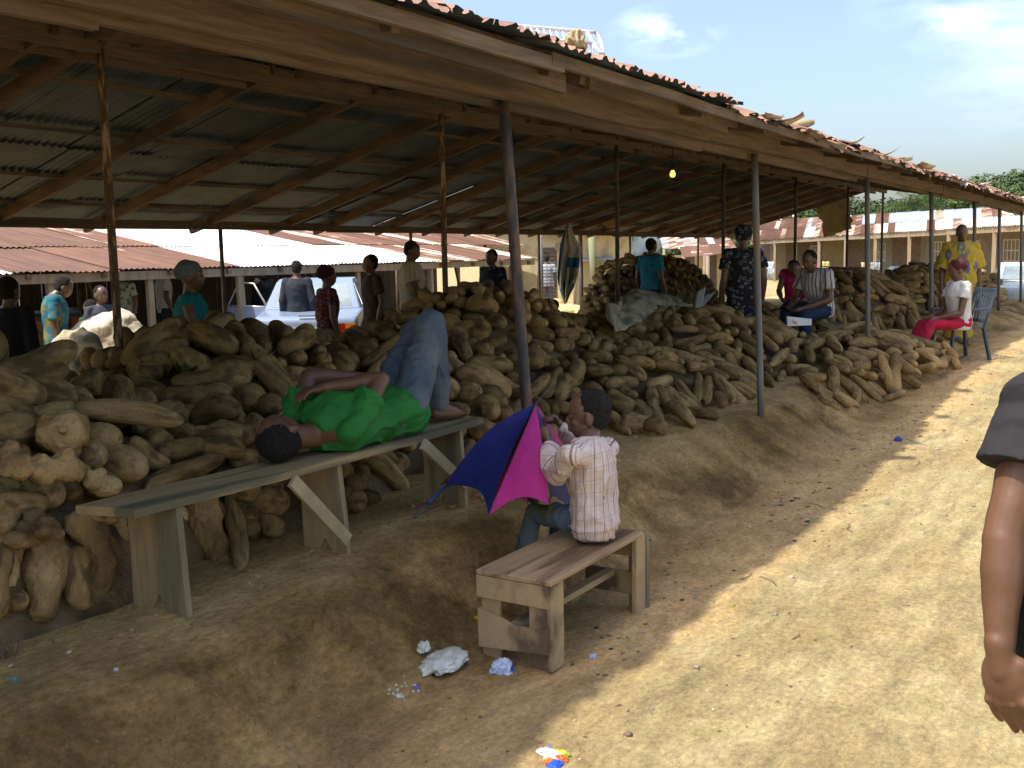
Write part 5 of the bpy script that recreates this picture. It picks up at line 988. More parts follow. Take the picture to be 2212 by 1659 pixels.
tp = [PV(x, y, v) for x, y, v in ((1309, 676, 5.2), (1330, 660, 5.4), (1348, 648, 5.6), (1367, 627, 5.7), (1388, 628, 5.7), (1415, 636, 5.7), (1451, 641, 5.7), (1468, 660, 5.6), (1490, 672, 5.4))]
bt = [PV(x, y, v) for x, y, v in ((1311, 682, 5.1), (1318, 700, 4.95), (1330, 718, 4.85), (1352, 712, 4.85), (1376, 701, 4.9), (1405, 696, 5.0), (1428, 690, 5.1), (1458, 687, 5.2), (1492, 676, 5.35))]
tag(sheet_between(tp, bt, M['sack'], 'woven_sack', 14, .10, .05, .02, 3), 'dusty empty woven sack thrown over the crest of a yam heap', 'sack')
M['palesack'] = mat('pale_tarpaulin_sack', (.55, .50, .38), (.64, .60, .47), 4, .8, .6, 12, c3=(.42, .37, .27), sc3=5, bdist=.05)
def sackblob(label, x, y, v, w_, h_, seed, mt='palesack'):
    p = PV(x, y, v); me = shake(blobmesh([('e', (0, 0, 0), (w_*.5, w_*.36, h_*.5), None), ('e', (w_*.1, 0, -h_*.15), (w_*.45, w_*.4, h_*.36), None), ('c', (-w_*.15, 0, h_*.3), (w_*.2, 0, h_*.42), h_*.14, h_*.1)], .03, 2), .07, 3.2, seed, .03, 9)
    o = mobj('sack', me, M[mt]); o.location = p; o.rotation_euler.z = RD(-40); return tag(o, label, 'sack')
sackblob('large pale bulging sack standing in the sun behind the nearest heaps', 230, 780, 10.7, 1.15, 1.15, 3)
sackblob('smaller tan sack leaning left of the large pale sack', 163, 745, 9.9, .48, .42, 8, 'sack')
sackblob('dusty tan sack low between the leaning post and the pale sack', 160, 795, 9.6, .34, .30, 12, 'sack')
sackblob('crumpled heap of yellow plastic sheeting beyond the hanging cloth', 1235, 672, 12.5, .85, .34, 17); bpy.data.objects['sack.003'].active_material = mat('yellow_plastic_sheeting', (.55, .48, .18), (.62, .56, .26), 5, .5, .5, 14)
sackblob('low mound of grey and cream sheeting behind the thin blue pole', 1155, 665, 13.5, 1.0, .34, 19)
# hanging cloth at the back eave
M['rag'] = mat('grey_white_hanging_cloth', (.58, .57, .54), (.70, .69, .66), 5, .85, .4, 18, bdist=.02); M['ragblue'] = cloth('blue_cloth_border', (.03, .22, .38))
V = []; F = []; rows = [(1225, 1231, 478), (1219, 1236, 498), (1213, 1244, 518), (1209, 1257, 536), (1207, 1252, 556), (1205, 1250, 578), (1204, 1246, 600), (1206, 1240, 615), (1213, 1231, 632), (1220, 1224, 650)]; nn_ = 30
for j, (xa, xb, y) in enumerate(rows):
    for i in range(nn_+1):
        t = i/nn_; x = xa+(xb-xa)*t; fold_ = .05*math.sin(t*19+j*.15)*min(1, .3+j*.12)+.03*math.sin(t*9); jag = (9*math.sin(t*13) if j >= 7 else 0)
        V.append(PV(x, y+jag, 9.62+fold_))
for j in range(len(rows)-1):
    for i in range(nn_): q = j*(nn_+1)+i; F.append((q, q+1, q+nn_+2, q+nn_+1))
me = mk('hanging_cloth', V, F, True); o = mobj('hanging_cloth', me, [M['rag'], M['ragblue']]); 
for p_ in me.polygons:
    i = p_.index % nn_; j = p_.index//nn_
    if i < 3 or (j == 4 and i > 12) or j >= 7 and i % 9 < 5 or (i > 16 and i < 20 and j > 3): p_.material_index = 1
s_ = o.modifiers.new('thickness', 'SOLIDIFY'); s_.thickness = .008; tag(o, 'grey white cloth with blue edges hanging from the back eave', 'hanging cloth')
def quadboard(name, pts, mt, th, label, cat, bulge=0, noise=0, n=8):
    V = []; F = []
    for j in range(n+1):
        for i in range(n+1):
            a = pts[0].lerp(pts[1], i/n); b_ = pts[3].lerp(pts[2], i/n); V.append(a.lerp(b_, j/n)+V3(0, -1, 0)*(bulge*math.sin(math.pi*j/n)+noise*mnoise.noise(Vector((i*.6, j*.6, 1)))))
    for j in range(n):
        for i in range(n): q = j*(n+1)+i; F.append((q, q+1, q+n+2, q+n+1))
    o = mobj(name, mk(name, V, F, True), mt); s = o.modifiers.new('thickness', 'SOLIDIFY'); s.thickness = th; return tag(o, label, cat)
card = mat('brown_cardboard', (.30, .17, .085), (.36, .21, .11), 5, .9, .1)
quadboard('cardboard', [PV(1284, 470, 9.3), PV(1332, 455, 9.3), PV(1334, 488, 9.4), PV(1312, 493, 9.4)], card, .006, 'brown cardboard flap hanging at the back eave by a pole', 'cardboard', .02, .02)
quadboard('cardboard', [PV(1238, 466, 9.1), PV(1282, 454, 9.1), PV(1300, 458, 9.1), PV(1262, 468, 9.1)], card, .006, 'brown cardboard strip tucked under the roof above the hanging cloth', 'cardboard', .0, .01)
M['banner'] = mat('faded_yellow_sheet', (.36, .30, .15), (.43, .37, .20), 3, .85, .3, 12, c3=(.28, .22, .10), sc3=3)
quadboard('hanging_sheet', [PU(1757, 446, 26.6), PU(1828, 422, 26.6), PU(1838, 494, 26.4), PU(1780, 514, 26.4)], M['banner'], .008, 'faded yellow sheet hanging from the gable end of the shed', 'hanging sheet', .06, .12)
quadboard('white_board', [PV(1548, 627, 6.2), PV(1525, 636, 6.2), PV(1503, 670, 6.0), PV(1515, 668, 6.0)], M['poly'], .012, 'narrow white board leaning on the yams left of the dark dress', 'board')
quadboard('white_board', [PV(1506, 630, 6.2), PV(1525, 618, 6.2), PV(1514, 667, 6.0), PV(1500, 668, 6.0)], M['poly'], .012, 'folded white card standing beside the narrow white board', 'board')
# cardboard stack on the heap behind newspaper man
for k in range(7):
    r3 = random.Random(k); a = PV(1822+3*k, 577+4.2*k, 4.6); b_ = PV(1905+4*k, 584+4.0*k, 4.3)
    quadboard('cardboard_sheet', [a, b_, b_+V3(.5, .35, -.05), a+V3(.4, .5, .02)], card, .01, 'flattened cardboard number in the stack', 'cardboard', 0, .02, 4)
for k, o in enumerate([o for o in bpy.data.objects if o.name.startswith('cardboard_sheet')]): o['label'] = ['topmost', 'second from top', 'third from top', 'middle', 'third from bottom', 'second from bottom', 'bottom'][k]+' flattened cardboard in the stack behind the striped shirt'; o['group'] = 'flattened cardboard stack'
# newspaper
M['paper'] = mat('newsprint', (.55, .53, .50), (.62, .60, .57), 30, .8, .1)
npx = [PV(1698, 684, 3.25), PV(1752, 690, 3.2), PV(1752, 703, 3.15), PV(1700, 705, 3.2)]
nw = quadboard('newspaper', npx, M['paper'], .01, 'folded newspaper with red heading held by the seated man', 'newspaper')
tx = bpy.data.curves.new('heading', 'FONT'); tx.body = 'Star'; tx.size = .075; tx.extrude = .001; to = bpy.data.objects.new('heading_tmp', tx); col.objects.link(to)
dg = bpy.context.evaluated_depsgraph_get(); tm = bpy.data.meshes.new_from_object(to.evaluated_get(dg)); bpy.data.objects.remove(to)
x_ = (npx[1]-npx[0]).normalized(); y_ = (npx[0]-npx[3]).normalized(); z_ = x_.cross(y_).normalized(); y_ = z_.cross(x_)
ho = mobj('heading', tm, mat('red_print', (.45, .02, .04), None, 5, .8, 0), nw); ho.matrix_world = Matrix.Translation(PV(1712, 701, 3.17)+z_*.012) @ Matrix((x_, y_, z_)).transposed().to_4x4()
# man's bench
m = MB().box((0, 0, 0), (1.1, .3, .04)); o = m.build('bench_plank', M['plank'], None, bev=.003); p = PV(1800, 700, 3.6); o.location = (p.x, p.y, p.z-.03); o.rotation_euler.z = RD(25); tag(o, 'dark bench plank under the man with the newspaper', 'bench')
# bulbs
bm_ = mat('lit_bulb', (1, .5, .15), None, 5, .3, 0, emit=((1, .36, .05), 2.2)); bo = mat('white_bulb', (.8, .8, .78), None, 5, .3, 0); gl = mat('bulb_socket', (.02, .02, .02), None, 5, .6, 0)
for (x, y, v, mt, lb) in ((1453, 374, 5.2, bm_, 'glowing orange light bulb hanging under the roof'), (1714, 466, 9.6, bo, 'unlit white bulb hanging at the back eave')):
    p = PV(x, y, v); e = empty('light_bulb', p, label=lb, cat='light bulb')
    mobj('glass', MB().tube([(0, 0, -.05), (0, 0, -.045), (0, 0, -.03), (0, 0, -.005), (0, 0, .02), (0, 0, .035)], [.008, .022, .032, .033, .022, .014], 12).mesh('glass', True), mt, e)
    mobj('socket', MB().tube([(0, 0, .034), (0, 0, .085)], .018, 10).mesh('socket', True), gl, e)
    mobj('cord', MB().tube([(0, 0, .08), (.01, 0, .16), (0, 0, .30)], .005, 6).mesh('cord', True), gl, e)
# white tubular rack on the roof
K = lambda X, Y, v: PV(X*.3858+853.4, Y*.3858, v)
rk = empty('metal_rack', K(900, 250, 3.4), label='white tubular bed frame lying on top of the rusty roof', cat='bed frame'); wm = mat('white_enamel', (.8, .8, .8), None, 6, .4, .05)
def tb(pts, r, nm): MB().tube(pts, r, 8).build(nm, wm, rk, smooth=True)
tb([K(645, 165, 3.6), K(640, 142, 3.6), K(760, 152, 3.55), K(1075, 177, 3.5), K(1125, 182, 3.5), K(1150, 230, 3.4), K(1168, 300, 3.3)], .012, 'rail')
tb([K(660, 185, 3.3), K(920, 228, 3.2), K(1105, 242, 3.15)], .010, 'rail'); tb([K(1075, 180, 3.45), K(1110, 240, 3.3), K(1150, 298, 3.2)], .011, 'rail'); tb([K(1140, 240, 3.35), K(1090, 292, 3.2)], .009, 'rail'); tb([K(1100, 240, 3.3), K(1165, 302, 3.2)], .009, 'rail')
for X_, Y_, v_ in ((650, 165, 3.5), (900, 226, 3.25), (1100, 242, 3.15), (1160, 298, 3.25)):
    a_ = K(X_, Y_, v_); tb([a_, V3(a_.x, a_.y, zfront(a_.y)+.02)], .010, 'foot')
for k in range(12):
    x = 655+35*k; tb([K(x, 143+.085*(x-640), 3.56), K(x+14, 187+.13*(x-640), 3.3)], .006, 'bar')
# log on the roof and loose roofing scraps
tag(MB().tube([PV(1690, 276, 2.7), PV(1712, 274, 2.65), PV(1740, 267, 2.6), PV(1757, 264, 2.55)], [.035, .04, .038, .022], 12).build('log', M['brace'], None, smooth=True), 'pale log end sticking out over the roof edge', 'log')
tag(crumple('stone', PV(1243, 106, 2.6), (.10, .09, .11), M['brace'], 'lump of rusty debris on the roof edge below the white frame', 'debris', 5, .6, .5), 'lump of rusty debris on the roof edge below the white frame', 'debris')
trp = mat('curled_rusty_scrap', (.33, .19, .12), (.22, .11, .07), 6, .7, .3, c3=(.55, .5, .42), sc3=6)
for k in range(26):
    r3 = random.Random(k+5); x = 1560+r3.random()**1.2*640; t_ = (x-1560)/650; 
    u = 6.6+r3.random()**1.6*20; v = 2.44+r3.uniform(-.04, .12); z = zfront(v)-.035; a = r3.uniform(.05, .11); V = []; F = []; cv_ = r3.uniform(.6, 1.7); w_ = r3.uniform(.12, .30)
    for j in range(7):
        for i in range(5): th_ = cv_*j/6; V.append((w_*(i/4-.5)*(1+.2*r3.uniform(-1, 1)), -a*math.sin(th_)/cv_*1.6, a*(1-math.cos(th_))/cv_*r3.choice([1.3])*(1 if k % 3 else -1)))
    for j in range(6):
        for i in range(4): q = j*5+i; F.append((q, q+1, q+6, q+5))
    o = mobj('roof_scrap', mk('roof_scrap', V, F, True), trp, shed); o.location = Vector((u, v, z))-shed.location; o.rotation_euler = (r3.uniform(-.3, .3), r3.uniform(-.2, .2), r3.uniform(-.7, .7)); s = o.modifiers.new('t', 'SOLIDIFY'); s.thickness = .004
# ---- plastic chair
M['plastic'] = mat('dark_blue_grey_plastic', (.05, .075, .105), (.07, .095, .13), 5, .35, .05, spec=.5)
cc = (ghit(2020, 776)+ghit(2120, 776))/2; cc.z = plat(cc.x, cc.y); ch = empty('plastic_chair', cc, RD(130), label='dark blue grey plastic armchair with slotted back, standing on the road edge', cat='chair')
def cpart(nm, m, bev=.004):
    me = m.mesh(nm); o = mobj(nm, me, M['plastic'], ch); b_ = o.modifiers.new('b', 'BEVEL'); b_.width = .006; b_.segments = 2; return o
cpart('seat', MB().box((.02, 0, .42), (.46, .46, .025)))
for sx, sy in ((1, 1), (1, -1), (-1, 1), (-1, -1)):
    cpart('leg', MB().beam((.20*sx, .21*sy, .42), (.27*sx, .27*sy, -.02), .055, .03, upv=(1, 0, 0)))
for sy in (1, -1):
    cpart('armrest', MB().beam((-.24, .26*sy, .66), (.22, .28*sy, .64), .05, .025, n=3)); cpart('arm_post', MB().beam((.21, .275*sy, .65), (.22, .24*sy, .42), .05, .025, upv=(1, 0, 0)))
    cpart('back_post', MB().beam((-.20, .22*sy, .42), (-.34, .20*sy, .86), .045, .025, upv=(1, 0, 0)))
cpart('back_rail', MB().beam((-.345, -.22, .87), (-.345, .22, .87), .03, .07)); cpart('back_rail', MB().beam((-.235, -.2, .50), (-.235, .2, .50), .025, .05))
for k in range(5): cpart('back_slat', MB().beam((-.235, -.13+.065*k, .50), (-.335, -.13+.065*k, .85), .035, .012, upv=(1, 0, 0)))
CH = ch
# ================================================================ THE YARD BEHIND
M['postwood'] = mat('pale_grey_post_wood', (.22, .175, .12), (.33, .27, .19), 5, .85, .4, 40, stretch=(2, 2, .3))
def strip_roof(parent, A, B, upA, upB, n, rows, fn, waves=9, amp=.012, rag=.02, seed=0):
    """corrugated sheets side by side from A to B along the eave; upA/upB lead to the ridge"""
    rd = random.Random(seed)
    for r in range(rows):
        for i in range(n):
            t0, t1 = i/n, (i+1.12)/n; s0, s1 = r/rows, (r+1.08)/rows; V = []; F = []; nx = waves*4; ny = 2; off = rd.uniform(0, rag); lift = .012*(i % 2)+.02*r+rd.uniform(0, .01)
            nm = (B-A).cross(upA).normalized(); nm = nm if nm.z > 0 else -nm
            for j in range(ny+1):
                for k in range(nx+1):
                    t = t0+(t1-t0)*k/nx; s = s0+(s1-s0)*j/ny; p = A.lerp(B, min(t, 1.01))+upA.lerp(upB, t)*s
                    if j == 0: p = p-upA.normalized()*(off+rag*.6*rd.random())
                    V.append(p+nm*(lift+amp*math.sin(2*math.pi*waves*k/nx)))
            for j in range(ny):
                for k in range(nx): q = j*(nx+1)+k; F.append((q, q+1, q+nx+2, q+nx+1))
            mobj('roof_sheet', mk('roof_sheet', V, F, True), fn(i/n, r), parent, world=True)
def bld(name, loc, label, cat): return empty(name, loc, label=label, cat=cat)
# --- long rusty stall roof behind the shed
ls = bld('rusty_stall', (10, 15, 0), 'long low market stall with a rusty roof and one bright zinc stretch behind the heaps', 'market stall')
def lsm(t, r):
    u = 1+20.5*t
    if 12.0 < u < 15.4+(1.2 if r == 0 else 0): return M['tin_white']
    if 15.4 < u < 18 and r == 0 and int(u*1.3) % 2: return M['tin_white']
    return M['tin_bg']
A_, B_ = V3(1, 13, 1.55), V3(21.6, 13, 1.62)
strip_roof(ls, A_, B_, V3(0, 4, .70), V3(0, 4, .72), 26, 2, lsm, rag=.05)
for k, (x, y0, lean, w_) in enumerate(((105, 610, .10, .085), (321, 592, .03, .10), (516, 588, .06, .13), (640, 580, 0, .06), (772, 575, 0, .07), (930, 568, 0, .07), (1040, 562, 0, .07))):
    p = PV(x, y0, 13.1); MB().beam((p.x+lean, p.y, -.05), (p.x, p.y, 1.52), w_, .07, upv=(0, 1, 0), n=3, jit=.01).build('post', M['postwood'], ls)
for k in range(9): MB().tube([(2+2.4*k, 16.5, -.05), (2+2.4*k, 16.5, 2.1)], .035, 8).build('post', M['wood'], ls, smooth=True)
for k in range(5): MB().beam((1+4.1*k, 13.05, 1.46+.014*k), (5.3+4.1*k, 13.05, 1.47+.014*k), .05, .13, n=3, jit=.006).build('eave_beam', M['postwood'], ls)
for k in range(18): MB().beam((1.3+1.18*k, 12.95, 1.51), (1.3+1.18*k, 17, 2.20), .05, .07).build('rafter', M['wood'], ls)
M['dimwood'] = mat('shade_dark_boards', (.05, .036, .028), (.09, .065, .05), 6, .9, .4, 30, stretch=(4, 4, .5))  # the stall's interior shade is put into this dark board colour
for k in range(44): MB().box((1.6+.45*k, 17.1, .95), (.43, .03, 1.9 if k % 7 else 1.3), jit=.006).build('wall_board', M['dimwood'], ls)  # boards across the open left half are added to darken the interior
for k in range(12): MB().tube([(1.9+1.7*k+.3*(k % 3), 14.7, -.05), (1.9+1.7*k, 14.7, 1.8)], .03, 8).build('post', M['wood'], ls, smooth=True)
for k in range(3): MB().beam((1+7*k, 17.0, 2.27), (8+7*k, 17.0, 2.27), .12, .03).build('ridge_cap', M['tin_bg'], ls)
# --- more stalls farther left
l2 = bld('far_stall', (8, 24, 0), 'farther rusty roofed stall glimpsed between the left posts', 'market stall')
strip_roof(l2, V3(-2, 21.5, 1.35), V3(24, 21.5, 1.35), V3(0, 4, .55), V3(0, 4, .55), 20, 1, lambda t, r: M['tin_bg'] if int(t*31) % 4 else M['tin_white'])
for k in range(13): MB().tube([(-1+1.9*k, 21.6, 0), (-1+1.9*k, 21.6, 1.36)], .05, 8).build('post', M['wood'], l2, smooth=True)
for k in range(14): MB().box((-2+1.9*k+.9, 25.4, .7), (1.85, .04, 1.4), jit=.01).build('wall_panel', M['wood'], l2)
# --- crosswise rusty roof and yellow house
M['yellow'] = mat('yellow_limewash', (.52, .42, .22), (.60, .49, .27), 2.5, .9, .2, c3=(.42, .34, .19), sc3=2)
yh = bld('yellow_house', (28, 16.5, 0), 'small yellow plastered house with a louvred door at the end of the rusty stalls', 'house')
MB().box((30.05, 17.1, 1.15), (4.0, 3.4, 2.6)).build('wall', M['yellow'], yh)
strip_roof(yh, V3(27.6, 15.0, 2.35), V3(32.2, 15.0, 2.35), V3(0, 4.1, .75), V3(0, 4.1, .75), 5, 1, lambda t, r: M['tin_bg'])
MB().beam((27.62, 15.0, 2.28), (27.62, 19, 3.02), .05, .14).build('bargeboard', M['wood'], yh)
d = MB(); 
dr = MB().box((28.03, 16.35, .95), (.05, .62, 1.95)).build('door', M['wood'], yh)
for k in range(16): MB().beam((27.99, 16.08, .15+.11*k), (27.99, 16.62, .15+.11*k), .05, .015).build('louvre', M['postwood'], dr)
MB().box((28.0, 15.95, 1.95), (.1, .16, .22)).build('meter_box', M['postwood'], yh)
x2 = bld('crosswise_roof', (24, 18, 0), 'weathered rusty roof with crosswise sheets above the long stall', 'roof shed')
strip_roof(x2, V3(21.4, 17.15, 2.05), V3(27.6, 17.0, 2.0), V3(0, 3.4, .8), V3(0, 3.4, .8), 8, 2, lambda t, r: M['tin_bg'] if t < .9 else M['tin_grey'], seed=4)
for k in range(5): MB().tube([(21.6+1.4*k, 17.2, 0), (21.6+1.4*k, 17.2, 2.05)], .05, 8).build('post', M['wood'], x2, smooth=True)
for k in range(6): MB().box((21.9+1.05*k, 20.4, 1.3), (1.04, .05, 2.6), jit=.01).build('wall_board', M['wood'], x2)
# --- whitish low roof in the middle
mr = bld('pale_roof_stall', (36, 17, 0), 'low stall with a streaky pale tin roof beyond the hanging cloth', 'market stall')
a, b_ = D1 = (CAM+ray(1236, 566)*31, CAM+ray(1330, 562)*33)
strip_roof(mr, a, b_, V3(2.6, 2.6, .62), V3(2.4, 2.4, .62), 6, 1, lambda t, r: M['tin_grey'])
for t in (.05, .5, .95): p = a.lerp(b_, t); MB().tube([(p.x, p.y, -.3), (p.x, p.y, p.z)], .05, 8).build('post', M['postwood'], mr, smooth=True)
for k in range(5): p = a.lerp(b_, .1+.2*k)+V3(2.2, 2.2, 0); MB().box((p.x, p.y, .6), (.9, .06, 1.6)).build('wall_board', M['wood'], mr)
tag(MB().tube([CAM+ray(1286, 660)*24, CAM+ray(1276, 480)*24], [.09, .08], 10).build('concrete_pole', mat('mossy_concrete', (.25, .26, .14), None, 6), None, smooth=True), 'slanting mossy pole rising beside the pale roof', 'pole')
for x, lb in ((1167, 'thin grey pole in front of the yellow house'), (1253, 'thin pole right of the hanging cloth')):
    tag(MB().tube([CAM+ray(x+4, 680)*21, CAM+ray(x, 500)*21], .045, 8).build('thin_pole', M['polelight'], None, smooth=True), lb, 'pole')
# --- kiosk roofs
kr = bld('kiosk', (45, 12, 0), 'small kiosk with a pale wall and rusty streaked roof left of the long building', 'kiosk')
a, b_ = CAM+ray(1432, 538)*38, CAM+ray(1590, 536)*34
strip_roof(kr, a, b_, V3(3.5, 1.8, .85), V3(3.5, 1.8, .72), 9, 1, lambda t, r: M['tin_bg'] if int(t*9) % 3 else M['tin_grey'])
for t in (.02, .3, .6, .95): p = a.lerp(b_, t); MB().tube([(p.x, p.y, -.3), (p.x, p.y, p.z)], .06, 8).build('post', M['postwood'], kr, smooth=True)
for k in range(6): p = a.lerp(b_, .1+.16*k)+V3(3, 1.5, 0); q = a.lerp(b_, .1+.16*(k+1))+V3(3, 1.5, 0); MB().beam((p.x, p.y, .75), (q.x, q.y, .75), .1, 1.7).build('wall_panel', M['yellow'] if k % 2 else M['wood'], kr)
a, b_ = CAM+ray(1475, 556)*33, CAM+ray(1585, 548)*32
kr2 = bld('small_kiosk', a, 'lower reddish roofed kiosk in front of the streaked roof', 'kiosk'); strip_roof(kr2, a, b_, V3(1.6, .8, .32), V3(1.6, .8, .32), 5, 1, lambda t, r: M['tin_bg'])
for t in (.02, .5, .95): p = a.lerp(b_, t); MB().tube([(p.x, p.y, -.3), (p.x, p.y, p.z)], .06, 8).build('post', M['postwood'], kr2, smooth=True)
# --- long building on the right
M['tin_cream'] = tin_mat('flaking_pale_iron', (.30, .17, .11), (.48, .46, .40), .50, (.2, .2, .2), rnd=.12, sc=(3, 1.2, 1), scale=1.1)
lb_ = bld('long_market_building', (50, 5, 0), 'long market building on the right with a patched rusty and zinc roof', 'market building')
E1, E2 = CAM+ray(1622, 520)*62, CAM+ray(2300, 480)*33
upv1, upv2 = (CAM+ray(1700, 476)*66)-(CAM+ray(1690, 519)*59), (CAM+ray(2208, 448)*38)-(CAM+ray(2208, 485)*34.2)
zb_ = mat('bluish_zinc_sheet', (.33, .40, .50), (.42, .49, .58), 3, .45, .1)
def lbm(t, r):
    k = int(t*44)
    if r == 1 and k in (22, 23, 26, 27, 28, 29, 30, 33, 34, 35, 36): return zb_
    if k in (12, 13, 16): return M['tin_grey']
    if r == 0 and k in (24, 25, 27, 28, 29, 32, 33, 35, 36, 37, 38, 39, 40): return M['tin_cream']
    return M['tin_bg']
strip_roof(lb_, E1, E2, upv1, upv2, 44, 2, lbm, waves=6, amp=.03, rag=.10)
dr_ = (E2-E1).normalized(); bk = upv1.copy(); bk.z = 0; bk.normalize()
for k in range(10): p = E1.lerp(E2, .03+.105*k)+bk*.2; MB().beam((p.x, p.y, -.3), (p.x, p.y, p.z), .14, .14, upv=(1, 0, 0)).build('post', M['postwood'], lb_)
for k in range(6): p, q = E1.lerp(E2, k/6)+bk*.15-Z3*.12, E1.lerp(E2, (k+1)/6)+bk*.15-Z3*.12; MB().beam(p, q, .08, .2, n=3, jit=.01).build('eave_beam', M['postwood'], lb_)
wl = mat('shade_dark_plaster', (.17, .155, .13), (.24, .22, .19), 2, .9, .2); yd = mat('shade_dark_yellow_plaster', (.22, .17, .09), (.28, .22, .12), 2, .9, .2)  # veranda shade is mixed into both plaster colours
for k in range(11):
    p = E1.lerp(E2, k/11)+bk*5.2; q = E1.lerp(E2, (k+1)/11)+bk*5.2
    w_ = MB().beam((p.x, p.y, 1.0), (q.x, q.y, 1.0), .15, 2.7, upv=(0, 0, 1)).build('wall', [M['wood'], yd, M['wood'], M['wood'], yd, M['wood'], wl, M['wood'], wl, wl, wl][k], lb_)  # wood brown likewise darkens walls in the veranda's shade
    if k in (3, 6, 8, 9, 10):
        c = p.lerp(q, .5)-bk*.12; wi = MB().beam((c-dr_*.5).to_tuple()[:2]+(1.55,), (c+dr_*.5).to_tuple()[:2]+(1.55,), .05, .8).build('window', mat('dark_window_%d' % k, (.03, .03, .035), None, 4, .3, 0), lb_)
        for j in range(5): e = c-dr_*(.5-.25*j)-bk*.05; g_ = MB().box((e.x, e.y, 1.55), (.05, .05, .84)).build('grille_bar', mat('white_grille', (.6, .6, .58), None, 4) if j == 0 and k == 3 else bpy.data.materials['white_grille'], wi)
        for j in range(3): e = c-bk*.05; g_ = MB().beam((e-dr_*.52).to_tuple()[:2]+(1.15+.4*j,), (e+dr_*.52).to_tuple()[:2]+(1.15+.4*j,), .04, .04).build('grille_bar', bpy.data.materials['white_grille'], wi)
# clothes and cloths hung along it
for k, (x, y, w_, h_, d_, cc_, lbl) in enumerate([(1643, 585, 22, 40, 40, (.12, .42, .62), 'light blue towel hanging under the long building eave'), (1664, 584, 14, 38, 40, (.62, .66, .70), 'white towel hanging right of the light blue one'), (1612, 590, 34, 36, 41, (.40, .37, .30), 'pale cream sheet hanging left of the blue towel'), (1892, 580, 22, 26, 36, (.28, .32, .36), 'grey cloth hanging near the cream shirted man'),
        (1784, 580, 14, 30, 40, (.50, .44, .20), 'yellow board under the eave by the man with newspaper'), (1870, 582, 20, 30, 40, (.45, .40, .2), 'mustard cloth beneath the long eave'), (1600, 600, 22, 18, 30, (.45, .15, .25), 'pink cloth bundle near the kiosk'), (1835, 600, 60, 26, 22, (.06, .12, .11), 'dark green tarpaulin bundle behind the stacked cardboard')]):
    p = CAM+ray(x, y)*d_; s = d_/FPX; o = sheet_between([p+rt*(-w_/2*s)+up*h_/2*s, p+up*h_*.47*s, p+rt*(w_/2*s)+up*h_/2*s], [p+rt*(-w_/2*s)-up*h_/2*s, p-up*h_*.52*s, p+rt*(w_/2*s)-up*h_*.46*s], cloth('hung_cloth_%d' % k, cc_), 'hung_cloth', 6, .05, .12, .02, k); tag(o, lbl, 'hanging cloth')
